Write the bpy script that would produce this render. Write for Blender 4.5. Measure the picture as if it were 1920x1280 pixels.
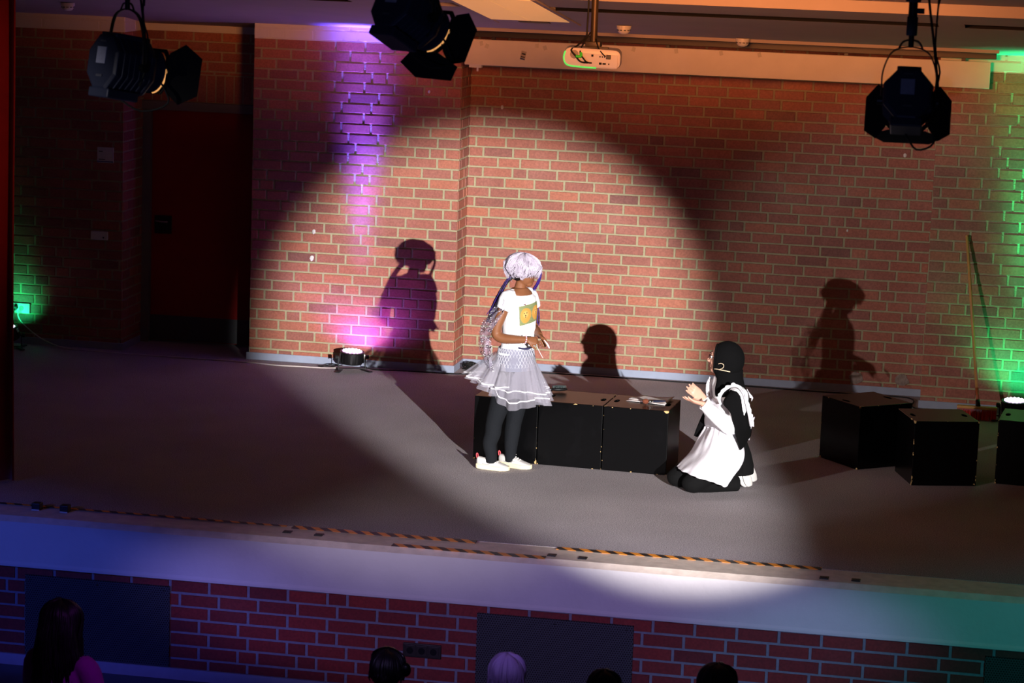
import bpy, bmesh, math, random
from mathutils import Vector, Matrix, noise as mnoise
random.seed(7)
R=math.radians
for o in list(bpy.data.objects): bpy.data.objects.remove(o)
S=bpy.context.scene
COL=S.collection

# ---------------------------------------------------------------- camera
FPX,YAW,PITCH,ROLL=4947.9,.1850,.1668,.0348
CAM=Vector((4.4157,-21.347,3.8871))
fw=Vector((-math.sin(YAW)*math.cos(PITCH),math.cos(YAW)*math.cos(PITCH),-math.sin(PITCH)))
r0=Vector((math.cos(YAW),math.sin(YAW),0)); u0=r0.cross(fw)
cr=r0*math.cos(ROLL)+u0*math.sin(ROLL); cu=-r0*math.sin(ROLL)+u0*math.cos(ROLL)
cd=bpy.data.cameras.new('camera'); cam=bpy.data.objects.new('camera',cd); COL.objects.link(cam)
mw=Matrix.Identity(4)
for i in range(3):
    mw[i][0]=cr[i]; mw[i][1]=cu[i]; mw[i][2]=-fw[i]; mw[i][3]=CAM[i]
cam.matrix_world=mw
cd.sensor_width=36; cd.lens=FPX/1920*36; cd.clip_end=200; cd.clip_start=.1
cd.dof.use_dof=True; cd.dof.focus_distance=18.6; cd.dof.aperture_fstop=4.5
S.camera=cam
def at(px,py,Y):
    "pixel of the photograph -> point of the room in the plane y=Y"
    d=cr*((px-960)/FPX)-cu*((py-640)/FPX)+fw
    return CAM+d*((Y-CAM.y)/d.y)
def atz(px,py,Z):
    d=cr*((px-960)/FPX)-cu*((py-640)/FPX)+fw
    return CAM+d*((Z-CAM.z)/d.z)

# ---------------------------------------------------------------- world, exposure, stage light
S.view_settings.view_transform='Standard'; S.view_settings.look='None'
S.view_settings.exposure=0; S.view_settings.gamma=1; S.view_settings.use_curve_mapping=False
w=bpy.data.worlds.new('hall_dark'); S.world=w; w.use_nodes=True
w.node_tree.nodes['Background'].inputs[0].default_value=(.35,.30,.45,1)
w.node_tree.nodes['Background'].inputs[1].default_value=.010
def spot(name,loc,target,power,col,ang,blend=.15,size=.05):
    l=bpy.data.lights.new(name,'SPOT'); l.energy=power; l.color=col
    l.spot_size=R(ang); l.spot_blend=blend; l.shadow_soft_size=size
    o=bpy.data.objects.new(name,l); COL.objects.link(o); o.location=loc
    o.rotation_euler=(Vector(target)-Vector(loc)).to_track_quat('-Z','Y').to_euler()
    return o
# two follow spots at the back of the hall, right and left
spot('follow_spot_light',(9.7,-23,3.8),(1.74,-3.8,.84),43500,(1,.965,.95),8.9,.44,.05)
spot('follow_spot_light',(-8.5,-23,4.4),(2.15,-3.8,1.0),6000,(1,.90,.88),10.4,.55,.06)
# coloured light in the hall, thrown on the stage front, then added fill spots
spot('hall_blue_light',(-4.0,-13,2.2),(-2.2,-6.2,-.36),800,(.07,.12,1),10,.55,.15).scale=(4.2,1,1)
spot('hall_lavender_light',(1.8,-14.5,2.4),(1.7,-6.2,-.36),1050,(.46,.36,1),8.5,.55,.15).scale=(4.2,1,1)
spot('hall_teal_light',(6.8,-13,2.0),(5.0,-6.2,-.36),520,(.05,.62,.62),10,.55,.15).scale=(4.0,1,1)
spot('warm_fill_light',(2.6,-8.0,3.5),(2.1,-.6,3.10),1900,(1,.31,.085),15,1,.55).scale=(6.3,1,1)  # added unseen warm spot, brightens pelmet and ceiling
spot('hall_blue_light',(2.0,-17,.3),(1.9,-9,3.0),150,(.35,.42,1),44,1,.2)  # added unseen fill from behind, lifts the backs of the hanging spotlights
spot('warm_fill_light',(.5,-7,3.4),(-2.0,-5.4,2.3),42,(1,.30,.16),44,1,.1)  # added unseen warm spot, brightens the red curtain

# ---------------------------------------------------------------- materials
def s2l(c):
    return tuple((v/12.92 if v<=.04045 else ((v+.055)/1.055)**2.4) for v in [x/255 for x in c])
MATS={}
def mat(name,rgb,rough=.6,metal=0,spec=.4,noise=0,nscale=20,bump=0,bscale=60,emit=None,es=0,alpha=1,rgb2=None,sheen=0,transm=0):
    if name in MATS: return MATS[name]
    m=bpy.data.materials.new(name); m.use_nodes=True; nt=m.node_tree; b=nt.nodes['Principled BSDF']
    c=s2l(rgb)
    b.inputs['Base Color'].default_value=(*c,1); b.inputs['Roughness'].default_value=rough
    b.inputs['Metallic'].default_value=metal; b.inputs['Specular IOR Level'].default_value=spec
    b.inputs['Alpha'].default_value=alpha
    if transm: b.inputs['Transmission Weight'].default_value=transm
    if sheen: b.inputs['Sheen Weight'].default_value=sheen
    tc=nt.nodes.new('ShaderNodeTexCoord')
    if noise or rgb2:
        n=nt.nodes.new('ShaderNodeTexNoise'); n.inputs['Scale'].default_value=nscale; n.inputs['Detail'].default_value=4
        nt.links.new(tc.outputs['Object'],n.inputs['Vector'])
        r=nt.nodes.new('ShaderNodeValToRGB'); r.color_ramp.elements[0].position=.35; r.color_ramp.elements[1].position=.65
        c2=s2l(rgb2) if rgb2 else tuple(v*(1-noise) for v in c)
        r.color_ramp.elements[0].color=(*c2,1); r.color_ramp.elements[1].color=(*c,1)
        nt.links.new(n.outputs['Fac'],r.inputs['Fac']); nt.links.new(r.outputs['Color'],b.inputs['Base Color'])
    if bump:
        n=nt.nodes.new('ShaderNodeTexNoise'); n.inputs['Scale'].default_value=bscale; n.inputs['Detail'].default_value=3
        nt.links.new(tc.outputs['Object'],n.inputs['Vector'])
        bp=nt.nodes.new('ShaderNodeBump'); bp.inputs['Strength'].default_value=bump; bp.inputs['Distance'].default_value=.01
        nt.links.new(n.outputs['Fac'],bp.inputs['Height']); nt.links.new(bp.outputs['Normal'],b.inputs['Normal'])
    if emit:
        b.inputs['Emission Color'].default_value=(*emit,1); b.inputs['Emission Strength'].default_value=es
    MATS[name]=m; return m
def N(nt,t,**k):
    n=nt.nodes.new(t)
    for a,v in k.items(): setattr(n,a,v)
    return n
def math_(nt,op,a,b=None,c=None):
    n=nt.nodes.new('ShaderNodeMath'); n.operation=op
    for i,v in enumerate((a,b,c)):
        if v is None: continue
        if isinstance(v,(int,float)): n.inputs[i].default_value=v
        else: nt.links.new(v,n.inputs[i])
    return n.outputs[0]
def mixc(nt,f,a,b):
    n=nt.nodes.new('ShaderNodeMix'); n.data_type='RGBA'
    for i,v in ((0,f),(6,a),(7,b)):
        if isinstance(v,(int,float)): n.inputs[i].default_value=v
        elif isinstance(v,tuple): n.inputs[i].default_value=(*v,1)
        else: nt.links.new(v,n.inputs[i])
    return n.outputs[2]
def newmat(name,rough=.6):
    m=bpy.data.materials.new(name); m.use_nodes=True; nt=m.node_tree; b=nt.nodes['Principled BSDF']
    b.inputs['Roughness'].default_value=rough; MATS[name]=m
    return m,nt,b
# brick: tone chosen per brick by a face attribute
def brick_mat(dark=False):
    m,nt,b=newmat('brick_dimmed' if dark else 'brick',.62)
    a=N(nt,'ShaderNodeAttribute',attribute_name='brick')
    r=N(nt,'ShaderNodeValToRGB'); e=r.color_ramp.elements
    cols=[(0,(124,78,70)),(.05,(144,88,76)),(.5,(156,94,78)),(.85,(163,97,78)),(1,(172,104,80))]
    if dark: cols=[(p,(int(c[0]*.80),int(c[1]*.42),int(c[2]*.46))) for p,c in cols]  # weaker light on the lower wall, put into darker brick colours
    e[0].position=0; e[0].color=(*s2l(cols[0][1]),1); e[1].position=1; e[1].color=(*s2l(cols[-1][1]),1)
    for p,c in cols[1:-1]:
        x=e.new(p); x.color=(*s2l(c),1)
    nt.links.new(a.outputs['Fac'],r.inputs[0])
    tc=N(nt,'ShaderNodeTexCoord')
    n=N(nt,'ShaderNodeTexNoise'); n.inputs['Scale'].default_value=2.2; n.inputs['Detail'].default_value=5
    nt.links.new(tc.outputs['Object'],n.inputs['Vector'])
    f=N(nt,'ShaderNodeMapRange'); f.inputs[1].default_value=.5; f.inputs[2].default_value=.75; f.inputs[3].default_value=0; f.inputs[4].default_value=.30
    nt.links.new(n.outputs['Fac'],f.inputs[0])
    c=mixc(nt,f.outputs[0],r.outputs[0],s2l((120,60,56) if dark else (196,140,124)))     # lime bloom
    n2=N(nt,'ShaderNodeTexNoise'); n2.inputs['Scale'].default_value=70; n2.inputs['Detail'].default_value=6
    nt.links.new(tc.outputs['Object'],n2.inputs['Vector'])
    f2=N(nt,'ShaderNodeMapRange'); f2.inputs[1].default_value=.35; f2.inputs[2].default_value=.65; f2.inputs[3].default_value=.82; f2.inputs[4].default_value=1.1
    nt.links.new(n2.outputs['Fac'],f2.inputs[0])
    mu=N(nt,'ShaderNodeVectorMath',operation='SCALE'); nt.links.new(c,mu.inputs[0]); nt.links.new(f2.outputs[0],mu.inputs['Scale'])
    nt.links.new(mu.outputs[0],b.inputs['Base Color'])
    bp=N(nt,'ShaderNodeBump'); bp.inputs['Strength'].default_value=.25; bp.inputs['Distance'].default_value=.003
    nt.links.new(n2.outputs['Fac'],bp.inputs['Height']); nt.links.new(bp.outputs[0],b.inputs['Normal'])
    b.inputs['Specular IOR Level'].default_value=.35
    return m
M_BRICK=brick_mat(); M_BRICK_DIM=brick_mat(True)
M_MORTAR=mat('mortar',(168,158,126),.9,noise=.15,nscale=30,bump=.5,bscale=120)
M_BPAINT=mat('white_painted_brick',(210,205,200),.6,bump=.06,bscale=60)
M_CEIL=mat('ceiling_paint',(172,160,155),.8,noise=.06,nscale=3)
M_WHITEP=mat('white_panel',(214,206,198),.5,noise=.06,nscale=6)
M_CONC=mat('painted_concrete',(205,200,198),.6,noise=.05,nscale=5,bump=.2,bscale=30)
M_CONCTOP=mat('painted_concrete_top',(222,206,190),.6,noise=.18,nscale=12,bump=.2,bscale=40)
M_SKIRTING=mat('grey_skirting',(150,158,178),.45,noise=.08,nscale=14)
M_BLACKM=mat('black_metal',(16,17,22),.42,.3,.5)
M_DARKST=mat('dark_steel',(58,54,50),.45,.6)
M_BLACKPL=mat('black_plastic',(14,14,16),.45)
M_WHITEPL=mat('white_plastic',(212,208,202),.4)
M_RUBBER=mat('black_rubber',(10,10,10),.7)
M_CHROME=mat('chrome',(200,200,205),.18,1)
M_VOID=mat('deep_black',(3,3,3),.9)
def carpet():
    m,nt,b=newmat('grey_carpet',.95)
    tc=N(nt,'ShaderNodeTexCoord')
    n=N(nt,'ShaderNodeTexNoise'); n.inputs['Scale'].default_value=150; n.inputs['Detail'].default_value=6; n.inputs['Roughness'].default_value=.75
    nt.links.new(tc.outputs['Object'],n.inputs['Vector'])
    r=N(nt,'ShaderNodeValToRGB'); r.color_ramp.elements[0].position=.36; r.color_ramp.elements[1].position=.66
    r.color_ramp.elements[0].color=(*s2l((88,84,88)),1); r.color_ramp.elements[1].color=(*s2l((212,202,206)),1)
    nt.links.new(n.outputs['Fac'],r.inputs[0])
    n3=N(nt,'ShaderNodeTexNoise'); n3.inputs['Scale'].default_value=1.1; n3.inputs['Detail'].default_value=4
    nt.links.new(tc.outputs['Object'],n3.inputs['Vector'])
    f=N(nt,'ShaderNodeMapRange'); f.inputs[1].default_value=.3; f.inputs[2].default_value=.7; f.inputs[3].default_value=.88; f.inputs[4].default_value=1.1
    nt.links.new(n3.outputs['Fac'],f.inputs[0])
    mu=N(nt,'ShaderNodeVectorMath',operation='SCALE'); nt.links.new(r.outputs[0],mu.inputs[0]); nt.links.new(f.outputs[0],mu.inputs['Scale'])
    nt.links.new(mu.outputs[0],b.inputs['Base Color'])
    bp=N(nt,'ShaderNodeBump'); bp.inputs['Strength'].default_value=.4; bp.inputs['Distance'].default_value=.004
    nt.links.new(n.outputs['Fac'],bp.inputs['Height']); nt.links.new(bp.outputs[0],b.inputs['Normal'])
    b.inputs['Specular IOR Level'].default_value=.1
    return m
M_CARPET=carpet()
def tape_mat():
    m,nt,b=newmat('hazard_tape',.5)
    tc=N(nt,'ShaderNodeTexCoord'); s=N(nt,'ShaderNodeSeparateXYZ'); nt.links.new(tc.outputs['Object'],s.inputs[0])
    t=math_(nt,'ADD',math_(nt,'MULTIPLY',s.outputs[0],1/.105),math_(nt,'MULTIPLY',s.outputs[1],1/.14))
    f=math_(nt,'GREATER_THAN',math_(nt,'FRACT',t),.5)
    nt.links.new(mixc(nt,f,s2l((30,26,22)),s2l((240,150,46))),b.inputs['Base Color'])
    return m
M_TAPE=tape_mat()
def perf_mat():
    m,nt,b=newmat('perforated_steel',.45)
    tc=N(nt,'ShaderNodeTexCoord'); s=N(nt,'ShaderNodeSeparateXYZ'); nt.links.new(tc.outputs['Object'],s.inputs[0])
    P=.0155
    def cell(ox,oz):
        x=math_(nt,'SUBTRACT',math_(nt,'FRACT',math_(nt,'ADD',math_(nt,'MULTIPLY',s.outputs[0],1/P),ox)),.5)
        z=math_(nt,'SUBTRACT',math_(nt,'FRACT',math_(nt,'ADD',math_(nt,'MULTIPLY',s.outputs[2],1/(P*1.732)),oz)),.5)
        z=math_(nt,'MULTIPLY',z,1.732)
        return math_(nt,'SQRT',math_(nt,'ADD',math_(nt,'MULTIPLY',x,x),math_(nt,'MULTIPLY',z,z)))
    d=math_(nt,'MINIMUM',cell(0,0),cell(.5,.5))
    f=math_(nt,'LESS_THAN',d,.31)
    nt.links.new(mixc(nt,f,s2l((70,72,76)),s2l((6,6,7))),b.inputs['Base Color'])
    b.inputs['Metallic'].default_value=.3
    return m
M_PERF=perf_mat()
def crate_mat():
    m,nt,b=newmat('black_painted_plywood',.26); b.inputs['Specular IOR Level'].default_value=.2
    tc=N(nt,'ShaderNodeTexCoord'); s=N(nt,'ShaderNodeSeparateXYZ'); nt.links.new(tc.outputs['Object'],s.inputs[0])
    h=.2275
    a=math_(nt,'MULTIPLY',math_(nt,'ABSOLUTE',s.outputs[0]),1/h); c=math_(nt,'MULTIPLY',math_(nt,'ABSOLUTE',s.outputs[1]),1/h)
    z=math_(nt,'MULTIPLY',math_(nt,'ABSOLUTE',math_(nt,'SUBTRACT',s.outputs[2],.225)),1/.225)
    mx=math_(nt,'MAXIMUM',math_(nt,'MAXIMUM',a,c),z); mn=math_(nt,'MINIMUM',math_(nt,'MINIMUM',a,c),z)
    sec=math_(nt,'SUBTRACT',math_(nt,'ADD',math_(nt,'ADD',a,c),z),math_(nt,'ADD',mx,mn))
    oi=N(nt,'ShaderNodeObjectInfo')
    mp=N(nt,'ShaderNodeVectorMath',operation='ADD'); cb=N(nt,'ShaderNodeCombineXYZ')
    nt.links.new(math_(nt,'MULTIPLY',oi.outputs['Random'],50),cb.inputs[0])
    nt.links.new(tc.outputs['Object'],mp.inputs[0]); nt.links.new(cb.outputs[0],mp.inputs[1])
    n=N(nt,'ShaderNodeTexNoise'); n.inputs['Scale'].default_value=22; n.inputs['Detail'].default_value=3
    nt.links.new(mp.outputs[0],n.inputs['Vector'])
    chip=math_(nt,'MULTIPLY',math_(nt,'GREATER_THAN',sec,.972),math_(nt,'GREATER_THAN',n.outputs['Fac'],.64))
    # the corners of the lid are worn through to the wood
    cor=math_(nt,'MULTIPLY',math_(nt,'GREATER_THAN',mn,math_(nt,'SUBTRACT',1.17,math_(nt,'MULTIPLY',n.outputs['Fac'],.40))),math_(nt,'GREATER_THAN',n.outputs['Fac'],.50))
    chip=math_(nt,'MAXIMUM',chip,cor)
    wv=N(nt,'ShaderNodeTexNoise'); wv.inputs['Scale'].default_value=5; wv.inputs['Detail'].default_value=8; wv.inputs['Distortion'].default_value=1.5
    nt.links.new(mp.outputs[0],wv.inputs['Vector'])
    dust=math_(nt,'MULTIPLY',math_(nt,'GREATER_THAN',wv.outputs['Fac'],.60),.25)
    base=mixc(nt,dust,s2l((5,5,6)),s2l((11,11,13)))
    nt.links.new(mixc(nt,chip,base,s2l((196,164,112))),b.inputs['Base Color'])
    bp=N(nt,'ShaderNodeBump'); bp.inputs['Strength'].default_value=.15; bp.inputs['Distance'].default_value=.003
    nt.links.new(n.outputs['Fac'],bp.inputs['Height']); nt.links.new(bp.outputs[0],b.inputs['Normal'])
    return m
M_CRATE=crate_mat()

# ---------------------------------------------------------------- mesh builder
WORLD={}
class MB:
    def __init__(s): s.v=[]; s.f=[]; s.m=[]; s.a=[]; s.p=[]
    def add(s,vs,fs,mi=0,att=0.0):
        s.p.append((len(s.v),len(vs),len(s.f),len(fs)))
        k=len(s.v); s.v+= [Vector(x) for x in vs]
        for f in fs: s.f.append([i+k for i in f]); s.m.append(mi); s.a.append(att)
        return s
    def box(s,c,d,mi=0,rot=None,bev=0):
        c=Vector(c); hx,hy,hz=[x/2 for x in d]
        if bev:
            b=min(bev,hx*.9,hy*.9,hz*.9); pts=[]
            bm=bmesh.new(); bmesh.ops.create_cube(bm,size=1)
            for v in bm.verts: v.co=Vector((v.co.x*d[0],v.co.y*d[1],v.co.z*d[2]))
            bmesh.ops.bevel(bm,geom=bm.edges[:],offset=b,segments=2,affect='EDGES',profile=.6)
            bm.verts.ensure_lookup_table(); bm.verts.index_update()
            vs=[v.co.copy() for v in bm.verts]; fs=[[v.index for v in f.verts] for f in bm.faces]; bm.free()
        else:
            vs=[Vector((x*hx,y*hy,z*hz)) for x in(-1,1) for y in(-1,1) for z in(-1,1)]
            fs=[(0,1,3,2),(4,6,7,5),(0,4,5,1),(2,3,7,6),(0,2,6,4),(1,5,7,3)]
        if rot is not None: vs=[rot@v for v in vs]
        return s.add([v+c for v in vs],fs,mi)
    def ell(s,c,r,mi=0,rot=None,nu=20,nv=12):
        c=Vector(c); vs=[];fs=[]
        for j in range(nv+1):
            th=math.pi*j/nv
            for i in range(nu):
                ph=2*math.pi*i/nu
                v=Vector((r[0]*math.sin(th)*math.cos(ph),r[1]*math.sin(th)*math.sin(ph),r[2]*math.cos(th)))
                if rot is not None: v=rot@v
                vs.append(v+c)
        for j in range(nv):
            for i in range(nu):
                a=j*nu+i;b=j*nu+(i+1)%nu
                fs.append((a,a+nu,b+nu,b))
        return s.add(vs,fs,mi)
    def loft(s,rings,mi=0,cap=True,closed=True,att=0.):
        n=len(rings[0]); vs=[p for r in rings for p in r]; fs=[]
        for j in range(len(rings)-1):
            for i in range(n if closed else n-1):
                a=j*n+i;b=j*n+(i+1)%n
                fs.append((a,b,b+n,a+n))
        if cap and closed:
            fs.append(tuple(reversed(range(n)))); fs.append(tuple(range((len(rings)-1)*n,len(rings)*n)))
        return s.add(vs,fs,mi,att)
    def tube(s,pts,rad,mi=0,seg=10,sub=4,flat=None,caps=True):
        pts=[Vector(p) for p in pts]
        if not hasattr(rad,'__len__'): rad=[rad]*len(pts)
        if sub>1 and len(pts)>2: pts,rad=smooth(pts,rad,sub)
        n0=None; rings=[]
        for i,p in enumerate(pts):
            t=(pts[min(i+1,len(pts)-1)]-pts[max(i-1,0)])
            if t.length<1e-9: t=Vector((0,0,1))
            t.normalize()
            if n0 is None:
                n0=t.orthogonal().normalized()
                if flat is not None: n0=(Vector(flat)-t*t.dot(Vector(flat))).normalized()
            else:
                n0=n0-t*n0.dot(t)
                n0=n0.normalized() if n0.length>1e-6 else t.orthogonal().normalized()
            b=t.cross(n0); r=rad[i]
            k=.35 if flat is not None else 1
            rings.append([p+n0*(math.cos(2*math.pi*j/seg)*r)+b*(math.sin(2*math.pi*j/seg)*r*k) for j in range(seg)])
        if caps and not flat:   # rounded ends
            pass
        return s.loft(rings,mi)
    def cyl(s,a,b,r,mi=0,seg=24,r2=None):
        a=Vector(a);b=Vector(b); t=(b-a).normalized(); n=t.orthogonal().normalized(); q=t.cross(n); r2=r if r2 is None else r2
        return s.loft([[p+n*math.cos(2*math.pi*j/seg)*rr+q*math.sin(2*math.pi*j/seg)*rr for j in range(seg)] for p,rr in((a,r),(b,r2))],mi)
    def prism(s,poly,ext,mi=0):
        "poly: list of points, ext: extrusion vector"
        e=Vector(ext); return s.loft([[Vector(p) for p in poly],[Vector(p)+e for p in poly]],mi)
    def each(s,name,mats,parent=None,**k):
        "every shape of this builder as a part of its own"
        out=[]
        for v0,nv,f0,nf in s.p:
            q=MB(); q.v=s.v[v0:v0+nv]; q.f=[[i-v0 for i in f] for f in s.f[f0:f0+nf]]; q.m=s.m[f0:f0+nf]; q.a=s.a[f0:f0+nf]
            out.append(q.build(name,mats,parent,**k))
        return out
    def build(s,name,mats,parent=None,local=False,smooth=False,auto=None,remesh=None,att=False,iters=4,bevel=0,solid=0,origin=None):
        base=Vector((0,0,0))
        if parent is not None and not local: base=WORLD[parent.name]
        if origin is not None: base=Vector(origin)
        me=bpy.data.meshes.new(name); me.from_pydata([v-base for v in s.v],[],s.f); me.validate(clean_customdata=False)
        if not isinstance(mats,(list,tuple)): mats=[mats]
        for m in mats: me.materials.append(m)
        if len(me.polygons)==len(s.m): me.polygons.foreach_set('material_index',s.m)
        if att and len(me.polygons)==len(s.a):
            a=me.attributes.new('brick','FLOAT','FACE'); a.data.foreach_set('value',s.a)
        bm=bmesh.new(); bm.from_mesh(me)
        if not att: bmesh.ops.recalc_face_normals(bm,faces=bm.faces)
        bm.to_mesh(me); bm.free()
        if smooth: me.polygons.foreach_set('use_smooth',[True]*len(me.polygons))
        o=bpy.data.objects.new(name,me); COL.objects.link(o)
        if remesh:
            r=o.modifiers.new('remesh','REMESH'); r.mode='VOXEL'; r.voxel_size=remesh; r.use_smooth_shade=True
            if iters:
                k=o.modifiers.new('smooth','SMOOTH'); k.factor=.5; k.iterations=iters
        if solid:
            k=o.modifiers.new('thick','SOLIDIFY'); k.thickness=solid; k.offset=0
        if bevel:
            k=o.modifiers.new('bevel','BEVEL'); k.width=bevel; k.segments=2; k.limit_method='ANGLE'
        if auto:
            me.polygons.foreach_set('use_smooth',[True]*len(me.polygons))
            bm=bmesh.new(); bm.from_mesh(me)
            for e in bm.edges:
                if len(e.link_faces)==2 and e.calc_face_angle(0)>R(auto): e.smooth=False
            bm.to_mesh(me); bm.free()
        if parent is not None:
            o.parent=parent; WORLD[o.name]=base
        elif origin is not None:
            o.location=origin; WORLD[o.name]=Vector(origin)
        else: WORLD[o.name]=Vector((0,0,0))
        return o
def smooth(pts,rad,sub):
    P=[];Q=[]; n=len(pts)
    for i in range(n-1):
        p0=pts[max(i-1,0)];p1=pts[i];p2=pts[i+1];p3=pts[min(i+2,n-1)]
        for k in range(sub):
            t=k/sub
            P.append(.5*((2*p1)+(p2-p0)*t+(2*p0-5*p1+4*p2-p3)*t*t+(3*p1-p0-3*p2+p3)*t**3))
            Q.append(rad[i]*(1-t)+rad[i+1]*t)
    P.append(pts[-1]);Q.append(rad[-1]); return P,Q
def tag(o,label=None,cat=None,group=None,kind=None):
    if label: o['label']=label
    if cat: o['category']=cat
    if group: o['group']=group
    if kind: o['kind']=kind
    return o
def empty(name,loc,rot=None):
    o=bpy.data.objects.new(name,None); COL.objects.link(o); o.location=loc; o.empty_display_size=.05
    if rot is not None: o.rotation_euler=rot
    WORLD[o.name]=Vector(loc); return o
def struct(o): o['kind']='structure'; return o
def copy_tree(o,parent=None):
    c=o.copy(); COL.objects.link(c)
    if parent is not None: c.parent=parent
    for ch in list(o.children): copy_tree(ch,c)
    return c
def ring(c,u,v,ru,rv,n=24,p=2.0):
    out=[]
    for i in range(n):
        a=2*math.pi*i/n; ca,sa=math.cos(a),math.sin(a)
        x=math.copysign(abs(ca)**(2/p),ca); y=math.copysign(abs(sa)**(2/p),sa)
        out.append(Vector(c)+Vector(u)*(x*ru)+Vector(v)*(y*rv))
    return out

# ================================================================ SETTING
CR=.08333; ZB=.094
def brick_face(mb,o,u,n,L,z0,z1,paint=None,hole=None,seed=0,soldier=None):
    "bricks laid on a face: o start, u along, n outwards, L length"
    rnd=random.Random(seed); o=Vector(o);u=Vector(u);n=Vector(n)
    k0=int(math.floor((z0-ZB)/CR))-1; k1=int(math.ceil((z1-ZB)/CR)); prev=[]
    for k in range(k0,k1):
        a=ZB+k*CR+.0068; b=ZB+(k+1)*CR-.0068
        a=max(a,z0); b=min(b,z1)
        if b-a<.008: continue
        x=-rnd.choice([0,.125,.0625,.1875]) if not prev else -((.125 if k%2 else 0)+rnd.choice([0,.0625])); cur=[]
        while x<L:
            w_=.25 if rnd.random()<.80 else .125
            if min([abs(x+w_-q) for q in prev] or [1])<.035:
                w_=.125 if w_==.25 else .25
                if min([abs(x+w_-q) for q in prev] or [1])<.035: w_=.1875
            cur.append(x+w_); x0_=x
            xa=max(x+.0082,0); xb=min(x+w_-.0082,L)
            x+=w_
            if x>=L: prev=cur
            if xb-xa<.012: continue
            if x>=L: prev=cur
            if hole:
                hit=False
                for h in hole:
                    if xa<h[1] and xb>h[0] and a<h[3]-.002 and b>h[2]+.002:
                        if xa<h[0]-.02: xb=min(xb,h[0]-.006)
                        elif xb>h[1]+.02: xa=max(xa,h[1]+.006)
                        else: hit=True
                if hit or xb-xa<.012: continue
            t=.0042+rnd.random()*.0018; c=.0025
            j=rnd.uniform(-.0012,.0012)
            P=lambda s,z,d: o+u*s+Vector((0,0,z))+n*d
            vs=[P(xa,a+j,0),P(xb,a+j,0),P(xb,b+j,0),P(xa,b+j,0),P(xa+c,a+c+j,t),P(xb-c,a+c+j,t),P(xb-c,b-c+j,t),P(xa+c,b-c+j,t)]
            mi=2 if (paint and a>paint) else 1
            mb.add(vs,[(4,5,6,7),(0,1,5,4),(1,2,6,5),(2,3,7,6),(3,0,4,7)],mi,rnd.random())
def wall(name,core,faces,**k):
    mb=MB(); (x0,x1),(y0,y1),(z0,z1)=core
    mb.box(((x0+x1)/2,(y0+y1)/2,(z0+z1)/2),(x1-x0,y1-y0,z1-z0),0)
    for f in faces: brick_face(mb,*f[0],**f[1])
    o=mb.build(name,[M_MORTAR,M_BRICK,M_BPAINT],att=True); return struct(o)
YL,YR,ZC=-.37,-.489,2.86
PB=2.672
WX=3.824
wall('wall_back',((0,WX),(0,.25),(0,ZC)),[(((0,0,0),(1,0,0),(0,-1,0),WX,0,2.82),dict(seed=1))])
wall('wall_left',((-1.745,0),(YL,.45),(0,ZC)),[(((-1.745,YL,0),(1,0,0),(0,-1,0),1.745,0,2.80),dict(seed=2,paint=PB-.01)),
     (((0,YL,0),(0,1,0),(1,0,0),-YL,0,2.80),dict(seed=3))])
wall('wall_right',((WX,6.6),(YR,.25),(0,ZC)),[(((WX,YR,0),(1,0,0),(0,-1,0),2.7,0,2.82),dict(seed=4,paint=PB-.01))])
wall('wall_far_left',((-5.2,-2.863),(YL,.45),(0,ZC)),[(((-5.2,YL,0),(1,0,0),(0,-1,0),2.337,0,2.80),dict(seed=5,paint=PB-.01)),
     (((-2.863,YL,0),(0,1,0),(1,0,0),.50,0,2.80),dict(seed=6,paint=PB-.01))])
YD=.13
# wall over the door
mb=MB(); mb.box((-2.304,YD+.16,2.46),(1.118,.32,.80))
brick_face(mb,(-2.863,YD,0),(1,0,0),(0,-1,0),1.118,2.32,2.80,seed=8,paint=PB-.01)
for i in range(14):   # soldier course
    x=-2.863+i*.08+.006
    t=.005; a,b=2.085,2.31
    mb.box((x+.034,YD-t/2,(a+b)/2),(.068,t,b-a),1)
    mb.a[-6:]=[random.random()]*6
struct(mb.build('wall_over_door',[M_MORTAR,M_BRICK,M_BPAINT],att=True))
# paint film closing the joints of the painted courses
for (x0,x1,y) in ((-1.745,0,YL),(-5.2,-2.863,YL),(WX,6.6,YR)):
    mb=MB(); mb.box(((x0+x1)/2,y-.0012,(PB+2.80)/2),(x1-x0,.0024,2.80-PB)); struct(mb.build('trim_1',M_BPAINT))
mb=MB(); mb.box((-2.304,YD-.0012,(PB+2.80)/2),(1.118,.0024,2.80-PB)); struct(mb.build('trim_1',M_BPAINT))
mb=MB(); mb.box((-2.863+.0012,-.12,(PB+2.80)/2),(.0024,.50,2.80-PB)); struct(mb.build('trim_1',M_BPAINT))

# ceiling: slopes up towards the hall, with a recessed grille slot and a step
SL=.13
def cz(Y): return 2.795+SL*(-.37-Y)
def slab(mb,x0,x1,ya,yb,dz=0,t=.05,mi=0):
    vs=[(x,y,cz(y)+dz+k) for x in(x0,x1) for y in(ya,yb) for k in(0,t)]
    mb.add(vs,[(0,1,3,2),(4,6,7,5),(0,4,5,1),(2,3,7,6),(0,2,6,4),(1,5,7,3)],mi)
YS=-3.56; G0,G1=-2.98,-2.70; PX0,PX1=.53,1.15
mb=MB()
slab(mb,-5.4,6.8,G1,.5); 
slab(mb,-5.4,6.8,YS,G0)
for a,b in((-5.4,-2.6),(-.33,.30),(3.86,4.04)): slab(mb,a,b,G0,G1)
slab(mb,-5.4,6.8,-10.6,YS,dz=.075)
slab(mb,-5.4,6.8,YS-.02,YS,dz=0,t=.1)
slab(mb,-5.4,6.8,G0,G1,dz=.14,t=.02)
struct(mb.build('ceiling',M_CEIL))
M_GRI=mat('grille_black',(34,36,42),.8)
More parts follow.
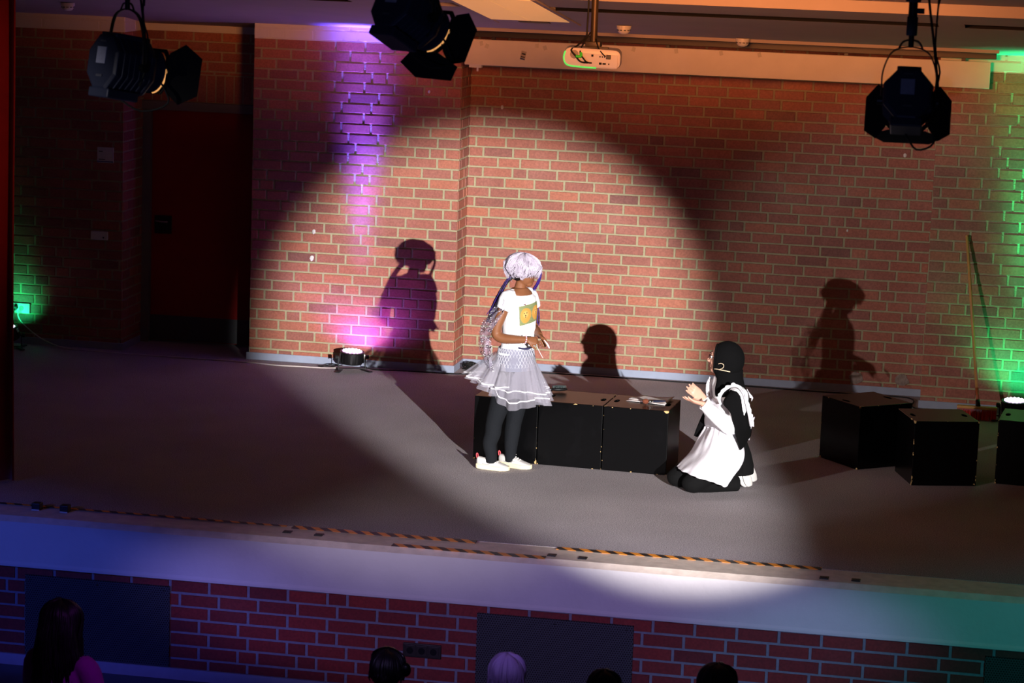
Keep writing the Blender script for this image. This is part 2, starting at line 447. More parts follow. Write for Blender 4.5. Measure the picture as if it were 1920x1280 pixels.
def grille(x0,x1,label):
    e=empty('ceiling_grille',((x0+x1)/2,(G0+G1)/2,cz((G0+G1)/2)))
    tag(e,label,'air grille','ceiling air grilles')
    mb=MB()
    for y in(G0+.008,G1-.008): mb.box(((x0+x1)/2,y,cz(y)+.03),(x1-x0,.014,.06))
    mb.build('frame',mat('matt_dark',(10,11,14),.9),e)
    mb=MB(); n=int((x1-x0)/.115)
    for i in range(n+1):
        x=x0+(x1-x0)*i/n; mb.box((x,(G0+G1)/2,cz((G0+G1)/2)+.045),(.006,G1-G0,.06))
    mb.box(((x0+x1)/2,(G0+G1)/2,cz((G0+G1)/2)+.05),(x1-x0,.006,.05))
    mb.build('louvre',M_GRI,e)
    mb=MB(); mb.box(((x0+x1)/2,(G0+G1)/2,cz((G0+G1)/2)+.10),(x1-x0,G1-G0,.01)); mb.build('backing',M_VOID,e)
grille(-2.6,-.33,'dark slot grille in the ceiling left of the middle spotlight')
grille(1.16,3.86,'long dark slot grille in the ceiling above the projector and right spotlight')
grille(4.04,6.0,'dark cell grille in the ceiling at the right edge above the green glow')
# ceiling lamp
e=empty('ceiling_light',(.84,-2.6,cz(-2.6))); tag(e,'long ribbed white ceiling light panel above the projector pole','ceiling light')
mb=MB()
def slope_box(mb,x0,x1,ya,yb,dz,t,mi=0): slab(mb,x0,x1,ya,yb,dz,t,mi)
slope_box(mb,.50,.53,YS+.01,-1.57,-.012,.02); slope_box(mb,1.13,1.16,YS+.01,-1.57,-.012,.02); slope_box(mb,.53,1.13,-1.90,-1.57,-.006,.01); 
mb.build('frame',M_CEIL,e)
mb=MB()
y=YS+.012
while y<-1.92:
    slope_box(mb,.535,.828,y,y+.014,-.014,.012); slope_box(mb,.836,1.128,y,y+.014,-.014,.012); y+=.022
slope_box(mb,.53,1.13,YS+.01,-1.90,-.004,.004)
mb.build('louvre',mat('louvre_white',(240,225,190),.4,emit=(1,.50,.17),es=.22),e)
mb=MB(); slope_box(mb,.72,.95,-1.80,-1.70,-.012,.008); mb.build('end_plate',M_DARKST,e)
def detector(loc,label):
    e=empty('smoke_detector',loc); tag(e,label,'smoke detector','ceiling smoke detectors')
    mb=MB(); Z=lambda z,r:ring((loc[0],loc[1],loc[2]+z),(1,0,0),(0,1,0),r,r,24)
    mb.loft([Z(.012,.055),Z(-.012,.055)]); mb.build('base',M_WHITEPL,e,auto=40)
    mb=MB(); mb.loft([Z(-.012,.048),Z(-.03,.046),Z(-.046,.034),Z(-.052,.015)]); b=mb.build('cover',M_WHITEPL,e,auto=50)
    mb=MB()
    for i in range(10):
        a=2*math.pi*i/10; mb.box((loc[0]+.0465*math.cos(a),loc[1]+.0465*math.sin(a),loc[2]-.022),(.018,.004,.005),rot=Matrix.Rotation(a+math.pi/2,3,'Z'))
    mb.build('vent',M_VOID,b)
detector((1.505,-1.69,cz(-1.69)-.012),'white smoke detector on the ceiling right of the projector pole')
detector((2.328,-1.0,cz(-1.0)-.012),'white smoke detector at the ceiling edge over the pelmet')
detector((-2.915,-1.57,cz(-1.57)-.012),'dim smoke detector on the ceiling left of the left spotlight')

# ceiling batten and white pelmet in front of the recess
mb=MB(); mb.box((2.1,-.62,2.805),(4.3,.05,.05)); struct(mb.build('trim_2',M_DARKST,bevel=.004))
mb=MB(); mb.box((2.15,-.93,cz(-.93)-.010),(4.24,.02,.03)); struct(mb.build('trim_3',M_CEIL,bevel=.003))
e=empty('pelmet',(2.14,-.60,2.55)); tag(e,'long white pelmet board under the ceiling across the brick recess','pelmet')
mb=MB(); mb.box((2.14,-.60,2.655),(4.14,.03,.205)); mb.build('board',M_WHITEP,e,bevel=.003)
mb=MB()
for x in(.30,1.7,3.1,4.0):
    mb=MB(); mb.box((x,-.60,2.772),(.03,.03,.03)); mb.build('bracket',M_DARKST,e)
mb=MB(); mb.box((.155,-.57,2.545),(.10,.05,.03)); mb.cyl((.17,-.57,2.54),(.17,-.57,2.50),.008); mb.build('end_hook',M_WHITEPL,e)
M_CLTAPE=mat('clear_tape',(235,228,215),.12,alpha=.55)
mb=MB()
for px in(903,913,1007,1022,1188,1268,1352,1424): 
    p=at(px,random.uniform(80,90) if px<1100 else 92+(px-1180)*.045,-.618); mb.box(p,(.028,.003,.035),rot=Matrix.Rotation(random.uniform(-.4,.4),3,'Y'))
mb.each('tape_scrap',M_CLTAPE,e)
mb=MB(); p=at(981,104,-.618); rt=Matrix.Rotation(R(12),3,'Y'); mb.box(p,(.042,.002,.07),0,rt)
mb.box(p+Vector((-.002,-.002,-.012)),(.034,.002,.008),1,rt); mb.box(p+Vector((.004,-.002,.012)),(.03,.002,.012),1,rt); mb.box(p+Vector((-.005,-.002,-.028)),(.036,.002,.012),2,rt)
mb.build('sticker',[mat('paper_grey',(170,160,150),.6),mat('ink',(40,36,36),.6),mat('ink_blue',(60,80,120),.6)],e)

# baseboards
def bboard(name,x0,x1,y0,y1,h=.06):
    mb=MB(); mb.box(((x0+x1)/2,(y0+y1)/2,h/2),(abs(x1-x0),abs(y1-y0),h)); return struct(mb.build(name,M_SKIRTING,bevel=.002))
bboard('baseboard_left',-1.765,.014,YL-.014,YL)
bboard('baseboard_left',-.0,.014,YL,-.014)
bboard('baseboard_back',.0,WX-.004,-.014,0)
bboard('baseboard_right',WX-.012,6.6,YR-.014,YR)
bboard('baseboard_far_left',-5.2,-2.849,YL-.014,YL)
bboard('baseboard_far_left',-2.863,-2.849,YL,.08)
# floor
mb=MB(); mb.box((.7,-2.71,-.03),(12.2,6.46,.06)); struct(mb.build('floor',M_CARPET))
# stage edge, fascia
XA,XB=-6,7.4
mb=MB()
prof=[(-5.935,-.0012),(-5.95,-.003),(-6.21,-.006),(-6.255,-.035),(-6.262,-.285),(-6.27,-.30),(-6.27,-.315),(-6.22,-.318),(-5.9,-.318),(-5.9,-.04)]
xs=[XA+(XB-XA)*i/40 for i in range(41)]
mb.loft([[Vector((x,y+ .002*mnoise.noise((x*1.7,y*3,0)),z+.002*mnoise.noise((x*2.3,y*3,5)))) for y,z in prof] for x in xs])
o=mb.build('trim_4',[M_CONC,M_CONCTOP]); struct(o)
for p in o.data.polygons:
    if abs(p.normal.z)>.4 and p.center.z>-.04 : p.material_index=1
# lower wall, hall floor
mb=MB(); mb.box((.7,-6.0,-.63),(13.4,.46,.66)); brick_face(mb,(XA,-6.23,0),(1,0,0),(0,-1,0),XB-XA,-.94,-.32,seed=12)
struct(mb.build('wall_front',[mat('grey_mortar',(128,128,140),.9,noise=.15,nscale=30,bump=.5,bscale=120),M_BRICK_DIM,M_BPAINT],att=True))
M_HALL=mat('hall_floor',(52,58,70),.35,noise=.2,nscale=2)
mb=MB(); mb.box((.7,-14,-.98),(13.4,16,.06)); struct(mb.build('floor',M_HALL))
mb=MB(); mb.box((.7,-6.25,-.915),(13.4,.02,.07)); struct(mb.build('baseboard_front',M_SKIRTING))
# hazard tape
def tape(pts,label,y_off=0,w_=.05,z=.0035):
    mb=MB()
    for i in range(len(pts)-1):
        (xa,ya),(xb,yb)=pts[i],pts[i+1]; mb.box(((xa+xb)/2,(ya+yb)/2,z),(xb-xa+.001,w_,.0016))
    tag(mb.build('hazard_tape',M_TAPE),label,'tape','hazard tape on the stage edge')
tape([(.20,-5.972),(.55,-5.975),(.95,-5.978),(1.36,-5.98)],'black and orange tape along the carpet edge left of the follow spot pool',w_=.075)
tape([(1.86,-5.975),(2.3,-5.97),(2.7,-5.965),(3.1,-5.96),(3.46,-5.955)],'worn black and orange tape along the carpet edge in the light pool',w_=.065)
tape([(.885,-6.185),(1.2,-6.19),(1.5,-6.2),(1.83,-6.205)],'short strip of black and orange tape on the concrete, in front of the longer one',w_=.070,z=-.003)
tape([(-1.9,-5.955),(-1.2,-5.957),(-.6,-5.96),(.16,-5.965)],'faded tape along the dark left stage edge',w_=.035)
# flat floor plates and black cubes on the edge
proto=None
for i,(x,y,t) in enumerate([(.198,-6.08,'first'),(.40,-6.09,'second'),(1.857,-6.13,'third'),(2.047,-6.14,'fourth'),(3.49,-6.145,'fifth'),(3.676,-6.14,'last')]):
    if proto is None:
        mb=MB(); mb.box((0,0,0),(.052,.055,.006),bev=.001); mb.box((0,0,.004),(.036,.03,.003)); proto=mb.build('floor_plate',M_BLACKPL); o=proto
    else: o=proto.copy(); COL.objects.link(o)
    o.location=(x,y,-.002)
    where=['left of the pair beside the start of the orange tape','right of the pair beside the start of the orange tape','left of the pair past the short tape strip','right of the pair past the short tape strip','left of the pair at the right end of the tape','right of the pair at the right end of the tape'][i]
    tag(o,'flat black floor plate, '+where,'floor plate','flat plates on the stage edge')
for x,l in((-1.445,'left of the two small black cubes on the dark left stage edge'),(-1.26,'right of the two small black cubes on the dark left stage edge')):
    mb=MB(); mb.box((x,-6.02,.018),(.055,.06,.045),bev=.004); mb.box((x,-6.052,-.001),(.05,.006,.008),1)
    tag(mb.build('cable_block',[M_BLACKPL,M_WHITEPL],origin=(x,-6.02,0)),l,'block','cable blocks')

# lower wall fittings
def perf(x0,x1,label):
    c=((x0+x1)/2,-6.25,-.92); e=empty('perforated_grille',c); tag(e,label,'grille','perforated radiator grilles')
    mb=MB(); mb.box(((x0+x1)/2,-6.2405,-.64),(x1-x0,.008,.55)); mb.build('panel',M_PERF,e)
    mb=MB(); n=int((x1-x0)/.0155)
    for i in range(n): mb.box((x0+(i+.5)*(x1-x0)/n,-6.246,-.3655),(.0085,.010,.004))
    mb.build('top_lip',M_CHROME,e)
    for x in(x0+.03,(x0+x1)/2,x1-.04):
        for z in(-.395,-.885): mb=MB(); mb.cyl((x,-6.2445,z),(x,-6.248,z),.006,seg=8); mb.build('screw',M_CHROME,e)
perf(-1.437,-.498,'dark perforated grille in the lower wall behind the long haired spectator')
perf(1.434,2.387,'perforated grille in the lower wall below the middle of the stage')
perf(4.453,5.40,'perforated grille in the lower wall at the right edge')
e=empty('wall_socket',(1.10,-6.24,-.63)); tag(e,'dark triple power socket on the lower brick wall','power socket')
p=at(791,1220,-6.25); mb=MB(); mb.box((p.x,-6.244,p.z),(.236,.02,.085),bev=.003); mb.build('frame',M_DARKST,e)
for i in(-1,0,1):
    mb=MB(); mb.box((p.x+i*.073,-6.256,p.z),(.066,.006,.066),bev=.002); o=mb.build('socket_insert',M_DARKST,e)
    mb=MB(); mb.cyl((p.x+i*.073,-6.259,p.z),(p.x+i*.073,-6.2605,p.z),.021,seg=24); mb.build('socket_well',M_VOID,o)

# door
M_FRAME=mat('door_frame_paint',(112,108,104),.5)
M_DOOR=mat('red_door',(150,26,20),.45,noise=.08,nscale=4)
mb=MB()
mb.box((-2.826,YD+.03,1.01),(.074,.10,2.03)); mb.box((-1.765,YD+.03,1.01),(.04,.10,2.03)); mb.box((-2.304,YD+.02,2.042),(1.118,.13,.075))
struct(mb.build('door_frame',M_FRAME,bevel=.004))
e=empty('door_1',(-2.3,YD+.05,0)); struct(e)
mb=MB(); mb.box((-2.287,YD+.05,1.012),(1.0,.045,1.985)); struct(mb.build('door_leaf',M_DOOR,e))
mb=MB(); mb.box((-2.287,YD+.024,.13),(1.0,.006,.21)); struct(mb.build('kick_plate',mat('kick_plate_steel',(92,94,96),.5,.4),e))
mb=MB(); mb.box((-2.68,YD+.02,1.02),(.15,.01,.155),bev=.003); h=mb.build('handle_plate',M_DARKST,e); struct(h)
mb=MB(); mb.tube([(-2.73,YD+.015,1.055),(-2.73,YD-.035,1.055),(-2.70,YD-.042,1.052),(-2.66,YD-.042,1.05),(-2.62,YD-.038,1.052)],.009,seg=10); struct(mb.build('door_handle',M_CHROME,h,smooth=True))
# things on the far left wall
e=empty('wall_sign',(-3.016,YL,1.645)); tag(e,'small white square door sign on the dark brick left of the door','sign')
mb=MB(); mb.box((-3.016,YL-.010,1.645),(.142,.008,.128)); mb.build('plate',M_WHITEPL,e,bevel=.001)
mb=MB(); mb.box((-3.055,YL-.0150,1.675),(.032,.002,.006)); mb.box((-3.045,YL-.0150,1.608),(.055,.002,.006)); mb.each('lettering_line',mat('ink',(40,36,36),.6),e)
mb=MB(); mb.box((-3.016,YL-.0148,1.590),(.142,.002,.008)); mb.build('blue_strip',mat('blue_line',(40,60,120),.5),e)
e=empty('wall_controller',(-3.06,YL,.965)); tag(e,'small white control box on the brick wall between door sign and cable','control box')
mb=MB(); mb.box((-3.06,YL-.018,.966),(.148,.028,.072),bev=.008); mb.build('case',M_WHITEPL,e)
mb=MB(); mb.box((-3.02,YL-.0335,.952),(.012,.003,.012)); mb.build('button',M_BLACKPL,e)
e=empty('wall_socket',(-3.79,YL,.30)); tag(e,'white double wall socket lit green behind the red curtain','power socket')
mb=MB(); mb.box((-3.79,YL-.012,.305),(.23,.016,.085),bev=.003); mb.build('plate',M_WHITEPL,e)
mb=MB()
for x in(-3.85,-3.75): mb.cyl((x,YL-.018,.305),(x,YL-.024,.305),.02,seg=20)
mb.each('socket_well',mat('socket_grey',(150,150,150),.5),e)
mb=MB(); mb.cyl((-3.795,YL-.02,.31),(-3.795,YL-.06,.305),.018,seg=14); mb.tube([(-3.795,YL-.055,.305),(-3.795,YL-.075,.27),(-3.80,YL-.07,.16),(-3.82,YL-.06,.02)],.005); 
tag(mb.build('power_plug',M_BLACKPL,origin=(-3.795,YL-.05,.0)),'black plug hanging in the green lit wall socket','plug')
# curtain
M_CURT=mat('red_velvet',(170,22,16),.9,noise=.15,nscale=8,sheen=.3)
mb=MB(); YC=-5.40; xe=at(22,905,YC).x; zt=cz(YC)+.06
pts=[]
n=90
for i in range(n+1):
    s=i/n; x=xe-1.3*s; y=YC+.035*math.sin(s*52)+.02*math.sin(s*23+1)
    pts.append((x,y))
mb.loft([[Vector((x,y+ (.01*math.sin(z*2+x*9)),z)) for x,y in pts] for z in [0.012+ (zt-.012)*k/14 for k in range(15)]],closed=False,cap=False)
tag(mb.build('curtain',M_CURT,smooth=True,solid=.012),'red velvet stage curtain hanging at the left edge','curtain')

# ================================================================ WALL MARKS
def plug(px,py,Y,s=.012,m=None,label='pale filled drill hole in the brick wall'):
    p=at(px,py,Y); mb=MB(); mb.ell((p.x,Y-.007,p.z),(s,.004,s*1.3),nu=9,nv=6)
    for i,v in enumerate(mb.v): v.x+=random.uniform(-.2,.2)*s; v.z+=random.uniform(-.2,.2)*s
    return tag(mb.build('wall_plug',m or M_BPAINT,origin=(p.x,Y-.007,p.z)),label,'filler spot','filled holes in the brick')
plug(589,434,YL,.014,label='pale filler spot on the left brick wall, upper of two')
plug(585,484,YL,.017,label='pale filler spot on the left brick wall, lower of two')
plug(942,201,0,.012,label='filler spot high on the recess wall under the left end of the pelmet')
plug(1697,291,0,.012,label='filler spot on the recess wall below the right spotlight')
plug(1589,432,0,.008,label='tiny filler spot right of centre on the recess wall')
plug(805,172,YL,.010,label='filler spot high on the left brick wall right of the purple beam')
M_PLAST=mat('rough_plaster',(150,132,122),.95,noise=.3,nscale=30,bump=.8,bscale=60)
for px,py,s in((1605,708,.055),(1691,712,.055)):
    p=at(px,py,0); mb=MB(); rg=[]
    for rr,dd in((1,.0),(1,.006),(.6,.009)):
        rg.append([Vector((p.x+math.cos(a)*s*rr*(1+.35*mnoise.noise((math.cos(a)*2+px,math.sin(a)*2,0))),-.003-dd,p.z+math.sin(a)*s*.9*rr*(1+.35*mnoise.noise((math.cos(a)*2+px,math.sin(a)*2,3))))) for a in [2*math.pi*i/18 for i in range(18)]])
    mb.loft(rg); tag(mb.build('plaster_patch',M_PLAST,origin=(p.x,0,p.z)),('left' if px<1650 else 'right')+' of two rough plaster patches low on the recess wall','plaster patch','plaster patches')

# ================================================================ BLACK STAGE CUBES
def crate_mesh():
    H=.45; h=.2275; mb=MB()
    # body with a lid that has two real oval hand holes
    bm=bmesh.new()
    def loop(pts,z): 
        vs=[bm.verts.new((x,y,z)) for x,y in pts]; es=[bm.edges.new((vs[i],vs[(i+1)%len(vs)])) for i in range(len(vs))]; return vs,es
    outer=[(-h,-h),(h,-h),(h,h),(-h,h)]
    ov=lambda cx:[(cx+.017*math.cos(2*math.pi*i/20),.046*math.sin(2*math.pi*i/20)) for i in range(20)]
    vo,eo=loop(outer,H); v1,e1=loop(ov(-h+.045),H); v2,e2=loop(ov(h-.045),H)
    bmesh.ops.triangle_fill(bm,use_beauty=True,edges=eo+e1+e2)
    vb,eb=loop(outer,0.0)
    for i in range(4): bm.faces.new((vo[i],vo[(i+1)%4],vb[(i+1)%4],vb[i]))
    bm.faces.new(vb)
    for v in (v1,v2):
        lo=[bm.verts.new((q.co.x,q.co.y,H-.06)) for q in v]
        for i in range(20): bm.faces.new((v[i],v[(i+1)%20],lo[(i+1)%20],lo[i]))
        f=bm.faces.new(lo); f.material_index=1
    bmesh.ops.recalc_face_normals(bm,faces=bm.faces)
    me=bpy.data.meshes.new('stage_cube'); bm.to_mesh(me); bm.free()
    me.materials.append(M_CRATE); me.materials.append(M_VOID)
    return me
cm=crate_mesh()
def crate(cx,cy,rot,label,group=None):
    o=bpy.data.objects.new('stage_cube',cm); COL.objects.link(o); o.location=(cx,cy,.001); o.rotation_euler=(0,0,rot)
    b=o.modifiers.new('bevel','BEVEL'); b.width=.004; b.segments=2; b.limit_method='ANGLE'; b.angle_limit=R(50)
    tag(o,label,'stage cube',group); return o
th=R(-3.2); ux=Vector((math.cos(th),math.sin(th),0)); uy=Vector((-math.sin(th),math.cos(th),0))
a=Vector((.847,-3.617,0))
for i,l in enumerate(['black cube behind the standing girl, leftmost of the row of three','middle black cube of the row of three, with a hairbrush','right cube of the row of three, with the sheet of paper on it']):
    c=a+ux*(.2275+i*.4605)+uy*.2275; crate(c.x,c.y,th,l,'row of three black cubes')
def from_corner(fc,ang,label):
    t=R(ang); c=Vector((*fc,0))+Vector((math.cos(t),math.sin(t),0))*.2275+Vector((-math.sin(t),math.cos(t),0))*.2275
    crate(c.x,c.y,t,label,'loose black cubes on the right')
from_corner((3.488,-3.045),40,'loose black cube standing corner on, nearest to the kneeling girl')
from_corner((3.882,-3.43),17,'loose black cube with a chipped corner, in front of the broom')
from_corner((4.442,-3.165),-5,'loose black cube cut by the right edge of the photo, below the green lamp')

# ================================================================ FLOOR LED LAMPS
def led_par(loc,col,strength,tilt,label,spots,group='flat floor lamps with coloured light',yaw=0):
    e=empty('led_floor_lamp',loc); tag(e,label,'stage lamp',group)
    T=Matrix.Rotation(yaw,3,'Z')@Matrix.Rotation(tilt[0],3,'X')@Matrix.Rotation(tilt[1],3,'Y')
    c=Vector((0,0,.115))
    def tf(mb): mb.v=[T@v+c for v in mb.v]; return mb
    L=Vector(loc)
    circ=lambda z,r:ring((0,0,z),(1,0,0),(0,1,0),r,r,32)
    mb=MB(); mb.loft([circ(-.055,.06),circ(-.05,.088),circ(-.02,.098),circ(.045,.098),circ(.05,.102),circ(.052,.085),circ(.045,.083)],0)
    for i in range(14):
        t=2*math.pi*i/14; mb.box((.098*math.cos(t),.098*math.sin(t),-.002),(.008,.018,.07),rot=Matrix.Rotation(t,3,'Z'))
    tf(mb).build('housing',M_BLACKPL,e,local=True,auto=35)
    mb=MB(); mb.loft([circ(.046,.082),circ(.0525,.082)])
    lens=tf(mb).build('lens_plate',mat('led_plate_'+label[:3],(40,40,40),.3,emit=col,es=strength*.35),e,local=True)
    mb=MB()
    for rr,k in((0,1),(.028,6),(.054,12),(.073,15)):
        for i in range(k):
            t=2*math.pi*i/k+rr*30; mb.ell((rr*math.cos(t),rr*math.sin(t),.0535),(.0085,.0085,.005),nu=10,nv=6)
    tf(mb).build('led_lens',mat('led_'+label[:3],(255,255,255),.3,emit=tuple(.55+.45*x for x in col),es=strength*1.6),lens,local=True,smooth=True)
    mb=MB()
    for sx in(-1,1):
        mb.box((sx*.112,0,.075),(.006,.03,.10),bev=.001)
    mb.box((0,0,.02),(.23,.03,.006)); 
    for sx in(-1,1):
        mb.box((sx*.115,-.06,.012),(.03,.13,.008),rot=Matrix.Rotation(R(22)*sx,3,'Z')); mb.box((sx*.11,.06,.012),(.03,.13,.008),rot=Matrix.Rotation(R(-22)*sx,3,'Z'))
    mb.v=[Matrix.Rotation(yaw,3,'Z')@v for v in mb.v]
    mb.build('bracket',M_BLACKM,e,local=True,bevel=.001)
    mb=MB(); 
    for sx in(-1,1): mb.cyl((sx*.115,0,.115),(sx*.14,0,.115),.018,seg=12)
    mb.v=[Matrix.Rotation(yaw,3,'Z')@v for v in mb.v]
    mb.each('knob',M_RUBBER,e,local=True)
    mb=MB(); tf(mb.box((.095,-.03,.02),(.012,.03,.03))); mb.build('label_plate',M_WHITEPL,e,local=True)
    for (off,tg,pw,ang,bl,cc) in spots:
        s=spot('led_beam',L+Vector(off),L+Vector(tg),pw,cc,ang,bl,.05)
    return e
PURP=(.45,.06,1)
led_par((-.80,-.60,.0),(.75,.35,1),4,(R(5),R(2)),'round floor lamp glowing purple at the foot of the left brick wall',
    [((0,-.05,.18),(0,-1.0,3),55,110,1,(.40,.22,1)),((0,.0,.18),(-.02,.23,3.0),2200,20,1,(.11,.06,1)),((0,-.01,.15),(.02,0.25,.5),170,150,1,(.42,.09,1)),((0,.0,.19),(0,.23,3.0),4200,14,1,(.15,.09,1)),((0,.0,.17),(0,.55,3.0),260,24,1,(.22,.08,1))],yaw=R(25))
led_par((4.56,-.80,.0),(.25,1,.6),4,(R(5),0),'round floor lamp glowing green at the right edge beside the broom',
    [((0,.0,.18),(.12,.30,3.0),1100,26,1,(.01,1,.30)),((0,-.01,.16),(.10,.32,.6),90,140,1,(.01,1,.32)),((0,0,.19),(.12,.32,3.0),260,40,1,(.01,1,.35))],yaw=R(-10))
led_par((-3.765,-.65,.0),(.25,1,.6),4.5,(R(6),R(-20)),'round floor lamp glowing green at the left edge behind the curtain',
    [((-.03,.04,.20),(-.14,.36,.62),9,74,1,(.01,1,.33)),((0,.06,.20),(.03,.30,.33),12,80,1,(.01,1,.33))],yaw=R(15))

# ================================================================ HANGING SPOTLIGHTS
M_SPOTB=mat('spotlight_black',(38,44,66),.5,.1)
M_DOORB=mat('barn_door_black',(8,8,9),.75)
M_LABEL=mat('pale_label',(150,155,180),.5,noise=.12,nscale=60)
M_WARM=mat('lamp_glow',(255,170,80),.4,emit=(1,.50,.16),es=1.6)
M_YOKE=mat('yoke_steel',(64,56,48),.45,.5)
def fresnel(c,d,label,scale=1.0,doors=((1,35),(1,35),(1,35),(1,35)),up=(0,0,1),power=0,yrot=0,slots=True,cables=True,top=3.662,hang_dx=0,lit=True):
    c=Vector(c); d=Vector(d).normalized(); s=Vector(up).cross(d).normalized()*-1  # s = right of the beam
    u=s.cross(d).normalized()
    if u.z<0: u=-u; 
    s=d.cross(u).normalized()
    Mx=Matrix((s,d,u)).transposed()
    e=empty('stage_spotlight',c); tag(e,label,'spotlight','black theatre spotlights hanging over the audience')
    def B(mb,name,m,par=e,**k):
        mb.v=[Mx@(v*scale) for v in mb.v]
        if name in('nameplate','vent_glow'): return mb.each(name,m,par,local=True,**k)
        return mb.build(name,m,par,local=True,**k)
    # housing: eight sided, wider behind
    def octa(y,rx,rz,k=.42):
        return [Vector((x,y,z)) for x,z in((rx,-rz*k),(rx,rz*k),(rx*k,rz),(-rx*k,rz),(-rx,rz*k),(-rx,-rz*k),(-rx*k,-rz),(rx*k,-rz))]
    mb=MB(); mb.loft([octa(-.165,.11,.125),octa(-.155,.127,.142),octa(.08,.127,.142),octa(.10,.118,.13)])
    mb.box((0,-.06,-.155),(.17,.2,.05),bev=.008); mb.box((0,-.03,.145),(.13,.22,.025),bev=.006)
    for y in(-.12,-.085,-.05,-.015,.02,.055): mb.loft([octa(y,.133,.148),octa(y+.008,.133,.148)])
    h=B(mb,'housing',M_SPOTB,bevel=.003)
    mb=MB(); mb.box((-.002,-.168,.035),(.075,.004,.085)); B(mb,'label',M_LABEL,h)
    mb=MB(); mb.box((0,-.168,-.07),(.05,.004,.012)); mb.box((0,-.168,.108),(.05,.004,.008)); B(mb,'nameplate',mat('dull_plate',(70,72,84),.5),h)
    if slots:
        mb=MB()
        for y in(-.072,-.037,-.002): mb.box((0,y,.1555),(.085,.012,.007)); mb.box((-.131,y,.03),(.006,.010,.05))
        for z in(.085,.060,.108): mb.box((-.03,-.160 if z<.1 else -.150,z),(.10,.012,.008))
        B(mb,'vent_glow',M_WARM,h)
    C=lambda y,r:ring((0,y,0),(1,0,0),(0,0,1),r,r,32)
    mb=MB(); mb.loft([C(.10,.105),C(.15,.108),C(.155,.115),C(.165,.115),C(.165,.098),C(.12,.094)],cap=False); B(mb,'lens_ring',M_SPOTB,h,auto=30)
    mb=MB(); mb.loft([C(.126,.095),C(.134,.075),C(.14,.04),C(.142,.005)]); B(mb,'lens',mat('lens_glow',(255,210,150),.2,emit=(1,.5,.16),es=3.0 if lit else .2),h,smooth=True)
    mb=MB(); mb.tube([Vector((.112*math.cos(t),.172,.112*math.sin(t))) for t in [R(-80+i*8) for i in range(12)]],.007,seg=8,sub=1); B(mb,'lamplit_rim',mat('rim_lamplight',(255,190,110),.25,.2,emit=(1,.45,.14),es=.9),h,smooth=True)  # lamp light caught on the lens rim, put in as emission
    # barn doors
    mb=MB(); mb.loft([octa(.166,.118,.118,.75),octa(.174,.118,.118,.75),octa(.174,.10,.10,.75),octa(.166,.10,.10,.75)],cap=False); fr=B(mb,'door_frame_ring',M_DOORB)
    for i in range(4):
        sz,an=doors[i][:2]
        if sz<=0: continue
        a=i*math.pi/2; rot=Matrix.Rotation(a,3,'Y')
        t=R(an); L=.17*sz; w1,w2=.10,.155*(.6+.4*sz)*(doors[i][2] if len(doors[i])>2 else 1)
        p0=Vector((0,.175,.115)); dd=Vector((0,math.cos(t),math.sin(t)))
        poly=[p0+Vector((-w1,0,0)),p0+Vector((w1,0,0)),p0+Vector((w2,0,0))+dd*L*.45,p0+Vector((w2*.62,0,0))+dd*L,p0+Vector((-w2*.62,0,0))+dd*L,p0+Vector((-w2,0,0))+dd*L*.45]
        nn=Vector((0,-math.sin(t),math.cos(t)))*.003
        mb=MB(); mb.prism([rot@p for p in poly],rot@nn); mb.cyl(rot@(p0+Vector((-.09,0,0))),rot@(p0+Vector((.09,0,0))),.005,seg=8)
        B(mb,'barn_door',M_DOORB,fr)
    # yoke: pivots at the sides, vertical
    side=Vector((s.x,s.y,0)).normalized(); 
    mb=MB(); pv=.145*scale; hh=.29*scale
    pts=[side*(-pv)+Vector((0,0,-.02)),side*(-pv)+Vector((0,0,.06)),side*(-pv*.98)+Vector((0,0,hh*.55)),side*(-pv*.72)+Vector((0,0,hh*.88)),side*(-pv*.25)+Vector((0,0,hh)),side*(pv*.25)+Vector((0,0,hh)),side*(pv*.72)+Vector((0,0,hh*.88)),side*(pv*.98)+Vector((0,0,hh*.55)),side*pv+Vector((0,0,.06)),side*pv+Vector((0,0,-.02))]
    mb.tube(pts,.011,seg=8,flat=d); 
    mb.tube([side*-.055+Vector((0,0,hh*.98)),side*-.03+Vector((0,0,hh+.03)),side*.03+Vector((0,0,hh+.03)),side*.055+Vector((0,0,hh*.98))],.005,seg=8)
    y=mb.build('yoke',M_YOKE,e,local=True,smooth=True)
    mb=MB()
    for k in(-1,1): mb.cyl(side*(k*.125*scale),side*(k*.165*scale),.022,seg=14)
    mb.each('pivot_knob',M_BLACKPL,e,local=True)
    # clamp and drop pole
    z1=top-c.z
    mb=MB(); mb.cyl((0,0,hh+.0),(0,0,hh+.055),.013,seg=12); mb.box((0,0,hh+.10),(.05,.05,.09),bev=.006); mb.cyl((0,0,hh+.14),(0,0,z1-.04),.021,seg=14); mb.box((.035,0,hh+.17),(.035,.02,.025)); mb.box((0,0,hh+.23),(.07,.05,.04),bev=.005)
    mb.box((0,0,z1),(.07,.08,.10),bev=.01)
    mb.build('clamp',mat('clamp_steel',(22,24,30),.45,.5),e,local=True,auto=40)
    if cables:
        mb=MB(); q=side*.12*scale
        mb.tube([q*.9+Vector((0,.0,-.09)),q*1.12+Vector((.02,0,.03)),q*.95+Vector((.01,0,.25)),q*.72+Vector((0,0,.45)),q*.5+Vector((0,0,z1-.02))],.006,seg=8)
        mb.tube([q*1.1+Vector((0,.02,.02)),q*1.25+Vector((.01,.02,.14)),q*.98+Vector((.01,0,.27)),q*.9+Vector((.03,0,z1))],.0045,seg=8)
        mb.tube([q*.8+Vector((.03,.0,.30)),q*.75+Vector((.04,0,.45)),q*1.3+Vector((.03,0,z1))],.003,seg=6)
